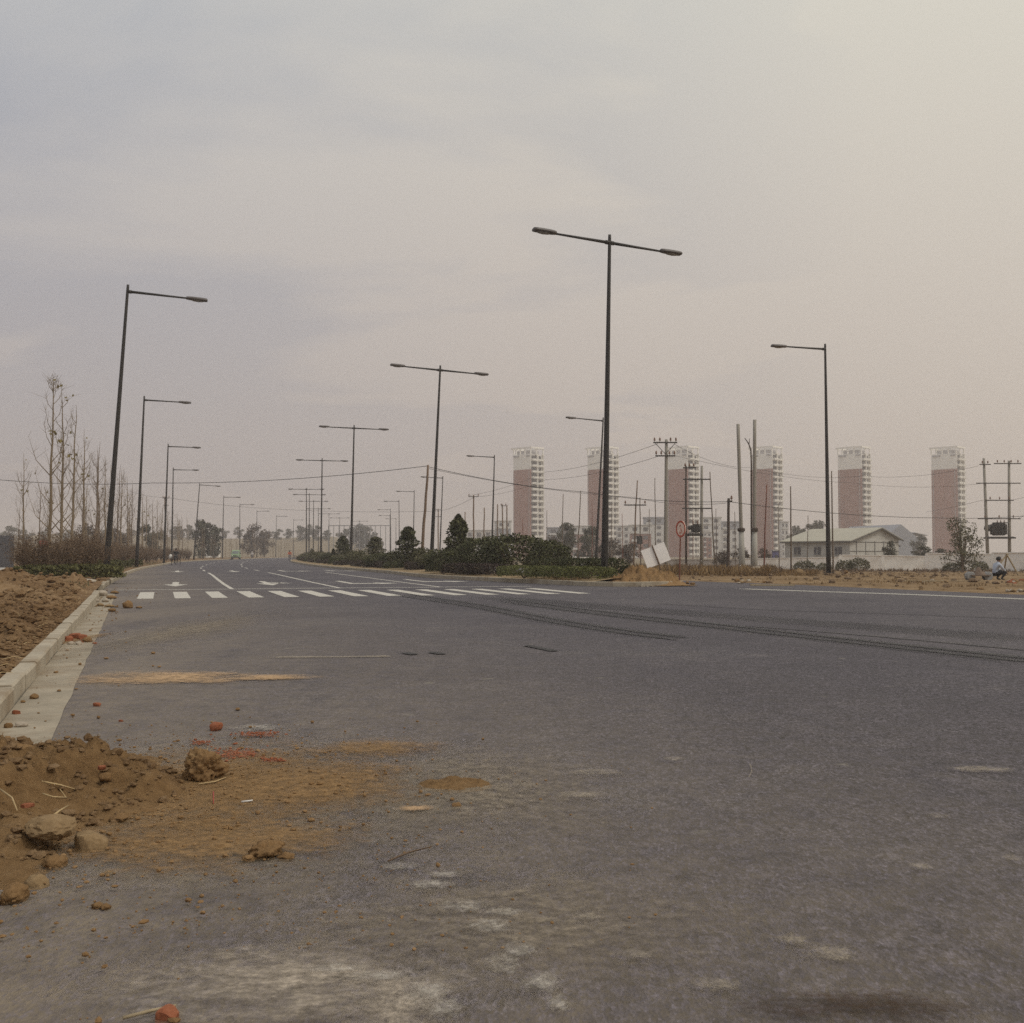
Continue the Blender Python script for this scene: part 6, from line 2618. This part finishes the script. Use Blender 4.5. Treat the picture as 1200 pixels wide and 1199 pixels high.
# person standing far down the left kerb, with a flat cart
g = G(221.5, 652.3)
person('person in grey purple clothes standing far down the left kerb', standing(), ('cloth_grey', 'cloth_grey', 'cloth_black'), (P(221.5, 652, 215).x, 215, .03), .3)
g = G(214, 657)
t = thing('handcart', 'low dark handcart with long shafts standing at the left kerb behind the tricycle', 'handcart', (g.x, g.y, 0), .15)
m = MB()
m.box((0, 0, .42), (2.4, .7, .06))
m.build('deck', 'cart_wood', t)
wheel(t, .75, -.38, .3, 'y')
wheel(t, .75, .38, .3, 'y')
for yv in (-.3, .3):
    m = MB()
    m.tube([(-1.2, yv, .42), (-2.0, yv * .8, .5)], .03, 6)
    m.build('shaft', 'wood_brown', t)
m = MB()
m.lathe([(.02, -.02), (.2, .0), (.36, .1), (.36, .35), (.22, .55), (.05, .6)], 10, (.85, 0, .46))
o = m.build('dark_bundle', 'cloth_black', smooth_=True, loc=t.location)
tag(o, 'dark bundle lying on the low handcart at the left kerb', 'bundle')

# green van -----------------------------------------------------------------
g = G(276.5, 655.8)
rz = face_cam(g.y, 276)
t = thing('van', 'small pale green van driving towards the crossing in the middle lane', 'van', (g.x, g.y, 0), rz)
prof = [(-1.75, .35), (1.75, .35), (1.8, .9), (1.72, 1.75), (1.5, 1.88), (-.7, 1.88), (-1.05, 1.75), (-1.5, 1.08), (-1.78, .95), (-1.82, .5)]
m = MB()
sec = []
for x, ins in ((-.8, .0), (.8, .0)):
    pass
n = len(prof)
lay = [(-.78, .0), (-.74, .03), (.74, .03), (.78, .0)]
for xv in (-1, 1):
    for y_, z_ in prof:
        m.v.append((xv * (.78 - .1 * smooth(.95, 1.9, z_)), y_, z_))
m.f.append(tuple(range(n)))
m.f.append(tuple(reversed(range(n, 2 * n))))
m.f += [(i, n + i, n + (i + 1) % n, (i + 1) % n) for i in range(n)]
m.mi = [0] * len(m.f)
body = m.build('body', 'van_green', t, bevel=.06)
bm = bmesh.new()
bm.from_mesh(body.data)
bmesh.ops.recalc_face_normals(bm, faces=bm.faces)
bm.to_mesh(body.data)
bm.free()
m = MB()
m.add([(-.62, -1.5 - .03, 1.13), (.62, -1.5 - .03, 1.13), (.57, -1.10 - .03, 1.68), (-.57, -1.10 - .03, 1.68)], [(0, 1, 2, 3)])
m.add([(-.62, -1.47, 1.13), (.62, -1.47, 1.13), (.57, -1.07, 1.68), (-.57, -1.07, 1.68)], [(3, 2, 1, 0)])
m.build('windscreen', 'glass', t)
for sx_ in (-1, 1):
    for y0, y1 in ((-.95, -.2), (-.1, .7), (.8, 1.6)):
        m = MB()
        m.box((sx_ * .757, (y0 + y1) / 2, 1.4), (.05, y1 - y0, .5), Matrix.Rotation(-sx_ * .1, 3, 'Y'))
        m.build('window', 'glass', t)
    m = MB()
    m.lathe([(.02, 0), (.1, .01), (.12, .05)], 12)
    o = m.build('headlight', 'headlamp', t)
    o.location = (sx_ * .55, -1.86, .78)
    o.rotation_euler = (-math.pi / 2, 0, 0)
    for yv in (-1.15, 1.15):
        m = MB()
        m.torus((sx_ * .7, yv, .29), .2, .09, 'x', 18, 8)
        wl = m.build('wheel', 'tyre', t, True)
        m = MB()
        m.tube([(sx_ * .64, yv, .29), (sx_ * .76, yv, .29)], .14, 12)
        m.build('hub', 'steel', wl)
    m = MB()
    m.box((sx_ * .87, -1.05, 1.2), (.16, .06, .2))
    m.build('mirror', 'cloth_black', t, bevel=.02)
m = MB()
m.box((0, -1.86, .45), (1.5, .12, .2))
m.build('bumper', 'cloth_grey', t, bevel=.03)
m = MB()
m.box((0, -1.85, .78), (.7, .05, .14))
m.build('grille', 'iron', t)

# crouching worker beside a low cart -------------------------------------------
Y = 46.5
x0 = P(1166.5, 682, Y).x
zb = field_h(x0, Y, x0 - REx(Y))
cr = {'pelvis': (0, .0, .30), 'waist': (.02, 0, .42), 'chest': (.08, 0, .60), 'neck0': (.13, 0, .72), 'neck': (.15, 0, .76), 'head': (.19, 0, .86), 'top': (.185, 0, .94),
      'shl': (.1, .19, .66), 'ell': (.26, .23, .47), 'wrl': (.42, .12, .36), 'pal': (.48, .09, .32), 'shr': (.1, -.19, .66), 'elr': (.25, -.23, .46), 'wrr': (.42, -.12, .34), 'par': (.48, -.1, .3),
      'hpl': (.02, .1, .27), 'knl': (.40, .16, .42), 'anl': (.16, .15, .08), 'tol': (.31, .16, .04), 'hpr': (.02, -.1, .27), 'knr': (.42, -.15, .36), 'anr': (.18, -.15, .08), 'tor': (.33, -.16, .04)}
cr = {k_: (v[0], v[1], v[2] * 1.02) for k_, v in cr.items()}
person('person in a light blue shirt and black trousers crouching on the dry grass at right', cr, ('cloth_blue', 'cloth_black', 'cloth_black'), (x0, Y, zb), .12, face_dir=Vector((1, 0, 0)))
xc = P(1147, 680, 46.3).x
zc_ = field_h(xc, 46.3, xc - REx(46.3))
t = thing('low_cart', 'low cart with a brown load on the dry grass left of the crouching worker', 'handcart', (xc, 46.3, zc_), .08)
m = MB()
m.box((0, 0, .22), (.82, .5, .05))
m.build('deck', 'cart_wood', t)
for xv in (-.38, .38):
    for yv in (-.1, .1):
        m = MB()
        m.lathe([(.03, -.03), (.17, -.03), (.19, -.015), (.19, .015), (.17, .03), (.03, .03)], 16)
        wl = m.build('wheel', 'steel', t, loc=(xv, yv, .19))
        wl.rotation_euler = (math.pi / 2, 0, 0)
m = heap_mesh(0, 0, .36, .25, .30, .03, 2.2, .1)
m.build('load', 'cart_wood', t, True, loc=(0, 0, .24))
# A-shaped trestle of pale poles
xa, xb_, xt = P(1161, 664, 60).x, P(1198, 684, 60).x, P(1180, 651, 60).x
t = thing('pole_trestle', 'pale wooden poles leaning together as an A beside the worker', 'trestle', (xt, 60, 0))
zt = P(1180, 650, 60).z
for a, yv in ((P(1158, 668, 60).x - xt, -.1), (P(1197, 678, 60).x - xt, .12), (P(1186, 676, 60).x - xt, 1.1)):
    m = MB()
    m.tube([(a, yv, -.2), (0, 0, zt), (-a * .08, -yv * .1, zt * 1.04)], [.05, .04, .035], 7)
    m.build('pole', 'wood_pale', t)
for (cx, cy, n, mts, lab, grp) in ((1190, 684, 16, ('brick_bit', 'brick_bit', 'clod', 'grey_rubble'), 'broken brick and stone in the low heap right of the worker', 'broken bricks right of the worker'),
                                   (1189, 694, 9, ('grey_rubble', 'grey_rubble', 'rock_tan'), 'pale broken stone at the road edge at the far right', 'pale stones at the far right road edge'),
                                   (1100, 683, 8, ('grey_rubble', 'clod', 'rock_tan'), 'small stone scattered by the long plank on the dry grass', 'stones by the plank'),
                                   (873, 684, 9, ('grey_rubble', 'clod', 'rock_tan'), 'small stone scattered along the road edge below the pale poles', 'stones along the right road edge')):
    for q in range(n):
        px, py = RND.gauss(cx, 8 if n > 8 else 18), RND.gauss(cy, 1.4)
        clod('rubble', px, py, RND.uniform(3, 7), RND.choice(mts), lab, 'rubble', RND.uniform(0, 90), .2, 1, RND.uniform(.5, .8), 0, grp, .0, None, 1.1, 2)
# low planks, stones and litter on the field
for (px, py, w, mt, f, st, lab) in ((888, 670, 14, 'grey_rubble', .45, 1.3, 'pale flat stone at the foot of the right pale pole'), (806, 684.5, 5, 'clod', .7, 1, 'dark clod on the road at the median tip, left of two'),
                                    (812, 685.5, 5, 'clod', .6, 1.4, 'dark clod on the road at the median tip, right of two'), (992, 672, 5, 'clod', .9, 1, 'dark clod on the dry field right of the nearest right-hand lamp'),
                                    (683, 686, 8, 'clod', .5, 1.4, 'dark clod against the median kerb below the tall lamp'), (1150, 692, 7, 'clod', .5, 1.2, 'clod on the dry grass before the low cart'),
                                    (938, 674, 10, 'rock_tan', .9, 1.0, 'pale boulder on the dry field left of the lamp pole')):
    clod('rubble' if mt in ('grey_rubble', 'brick_bit') else 'rock', px, py, w, mt, lab, 'rubble' if mt != 'clod' else 'soil clod', 80 + px * .37, .2, 1, f, 0, None, .0, .2, st)
for (px, py, Y, L, lab) in ((1105, 681, 0, 3.2, 'long pale plank lying on the dry grass right of the lamp'), (905, 685, 0, 1.6, 'short pale plank at the road edge below the fourth tower')):
    g = G(px, py, .05)
    m = MB()
    m.box((0, 0, 0), (L, .16, .05))
    o = m.build('plank', 'wood_pale', loc=(g.x, g.y, field_h(g.x, g.y, g.x - REx(g.y)) + .04))
    o.rotation_euler = (0, .01, .05)
    tag(o, lab, 'plank')

# ================================================================== LIGHT, AIR
SUN_AZ, SUN_EL = rad(118), rad(50)
sd = bpy.data.lights.new('sun', 'SUN')
sd.energy = 1.25
sd.angle = rad(14)
sd.color = (1, .95, .87)
so = bpy.data.objects.new('sun', sd)
COL.objects.link(so)
dv = Vector((math.sin(SUN_AZ) * math.cos(SUN_EL), math.cos(SUN_AZ) * math.cos(SUN_EL), math.sin(SUN_EL)))
so.rotation_euler = dv.to_track_quat('Z', 'Y').to_euler()
so.location = dv * 80

w = bpy.data.worlds.new('World')
SC.world = w
w.use_nodes = True
nt = w.node_tree
for n in list(nt.nodes):
    nt.nodes.remove(n)
k = NT(nt)
sky = k.n('ShaderNodeTexSky', sky_type='NISHITA')
sky.sun_disc = False
sky.sun_elevation = SUN_EL
sky.sun_rotation = SUN_AZ
sky.dust_density = 6
sky.air_density = 1.5
co_ = k.tex('Generated')
s3 = k.n('ShaderNodeSeparateXYZ')
k.l(co_, s3.inputs[0])
X, Yv, Z = s3.outputs
# overcast layer: brighter and yellower to the right, duller and mauve towards the horizon
lum = k.math('ADD', k.math('MULTIPLY', X, LUM_X), k.math('MULTIPLY', k.math('MAXIMUM', Z, 0.0), LUM_Z))
lum = k.math('ADD', lum, LUM_0)
lum = k.math('MAXIMUM', lum, .12)
# cloud texture on a flat layer overhead
zc2 = k.math('ADD', k.math('MAXIMUM', Z, 0.0), .16)
cv = k.n('ShaderNodeCombineXYZ')
k.l(k.math('DIVIDE', X, zc2), cv.inputs[0])
k.l(k.math('DIVIDE', Yv, zc2), cv.inputs[1])
mp = k.n('ShaderNodeMapping')
mp.inputs['Scale'].default_value = (.8, 1.25, 1)
mp.inputs['Rotation'].default_value = (0, 0, .25)
mp.inputs['Location'].default_value = (2.6, .4, 0)
k.l(cv.outputs[0], mp.inputs['Vector'])
c1 = k.noise(mp.outputs[0], .8, 6, .52, .5)
side = k.math('ADD', k.math('MULTIPLY', X, 2.2), .35, clamp=True)
cl = k.math('MAXIMUM', k.ramp(c1, [(.42, 0.0), (.57, 1.0)]), side)
cl = k.math('MAXIMUM', cl, k.ramp(Z, [(.1, .75), (.3, 0.0)]))
warm = k.ramp(k.math('ADD', k.math('MULTIPLY', X, .9), .5, clamp=True), [(0, (.99, .985, .985)), (.5, (1.05, 1.0, .905)), (1, (1.055, 1.01, .87))])
low = k.ramp(k.math('MULTIPLY', Z, 2.2, clamp=True), [(0, (1.08, .975, .98)), (.45, (1.045, .98, .98)), (1, (1.0, 1, .985))])
tint = k.mix(1.0, warm, low, 'MULTIPLY')
cool = k.mix(1.0, tint, (.905, .955, 1.06), 'MULTIPLY')
tint = k.mix(cl, cool, tint)
lum = k.math('MULTIPLY', lum, k.math('ADD', .89, k.math('MULTIPLY', cl, .15)))
col = k.mix(1.0, tint, k.math('MULTIPLY', lum, 10.0), 'MULTIPLY')
fin = k.mix(.93, sky.outputs[0], col)
bg = k.n('ShaderNodeBackground')
bg.inputs['Strength'].default_value = .1
k.l(fin, bg.inputs['Color'])
ow = k.n('ShaderNodeOutputWorld')
k.l(bg.outputs[0], ow.inputs['Surface'])

# the hazy air: one closed box round the camera and the whole scene
hm, hn = new_mat('haze')
k = NT(hn)
pv = k.n('ShaderNodeVolumePrincipled')
pv.inputs['Color'].default_value = (HAZE_COL[0], HAZE_COL[1], HAZE_COL[2], 1)
pv.inputs['Density'].default_value = HAZE_D
pv.inputs['Anisotropy'].default_value = .2
oo = k.n('ShaderNodeOutputMaterial')
k.l(pv.outputs[0], oo.inputs['Volume'])
M['haze'] = hm
mb = MB()
mb.box((0, 900, 29), (3200, 2400, 66))
o = mb.build('haze', 'haze')
o['kind'] = 'stuff'

SC.view_settings.view_transform = 'Standard'
SC.view_settings.look = 'None'
SC.view_settings.exposure = 0
SC.view_settings.gamma = 1
SC.cycles.max_bounces = 6
SC.cycles.transparent_max_bounces = 24
SC.cycles.volume_bounces = 1
SC.cycles.use_denoising = DENOISE
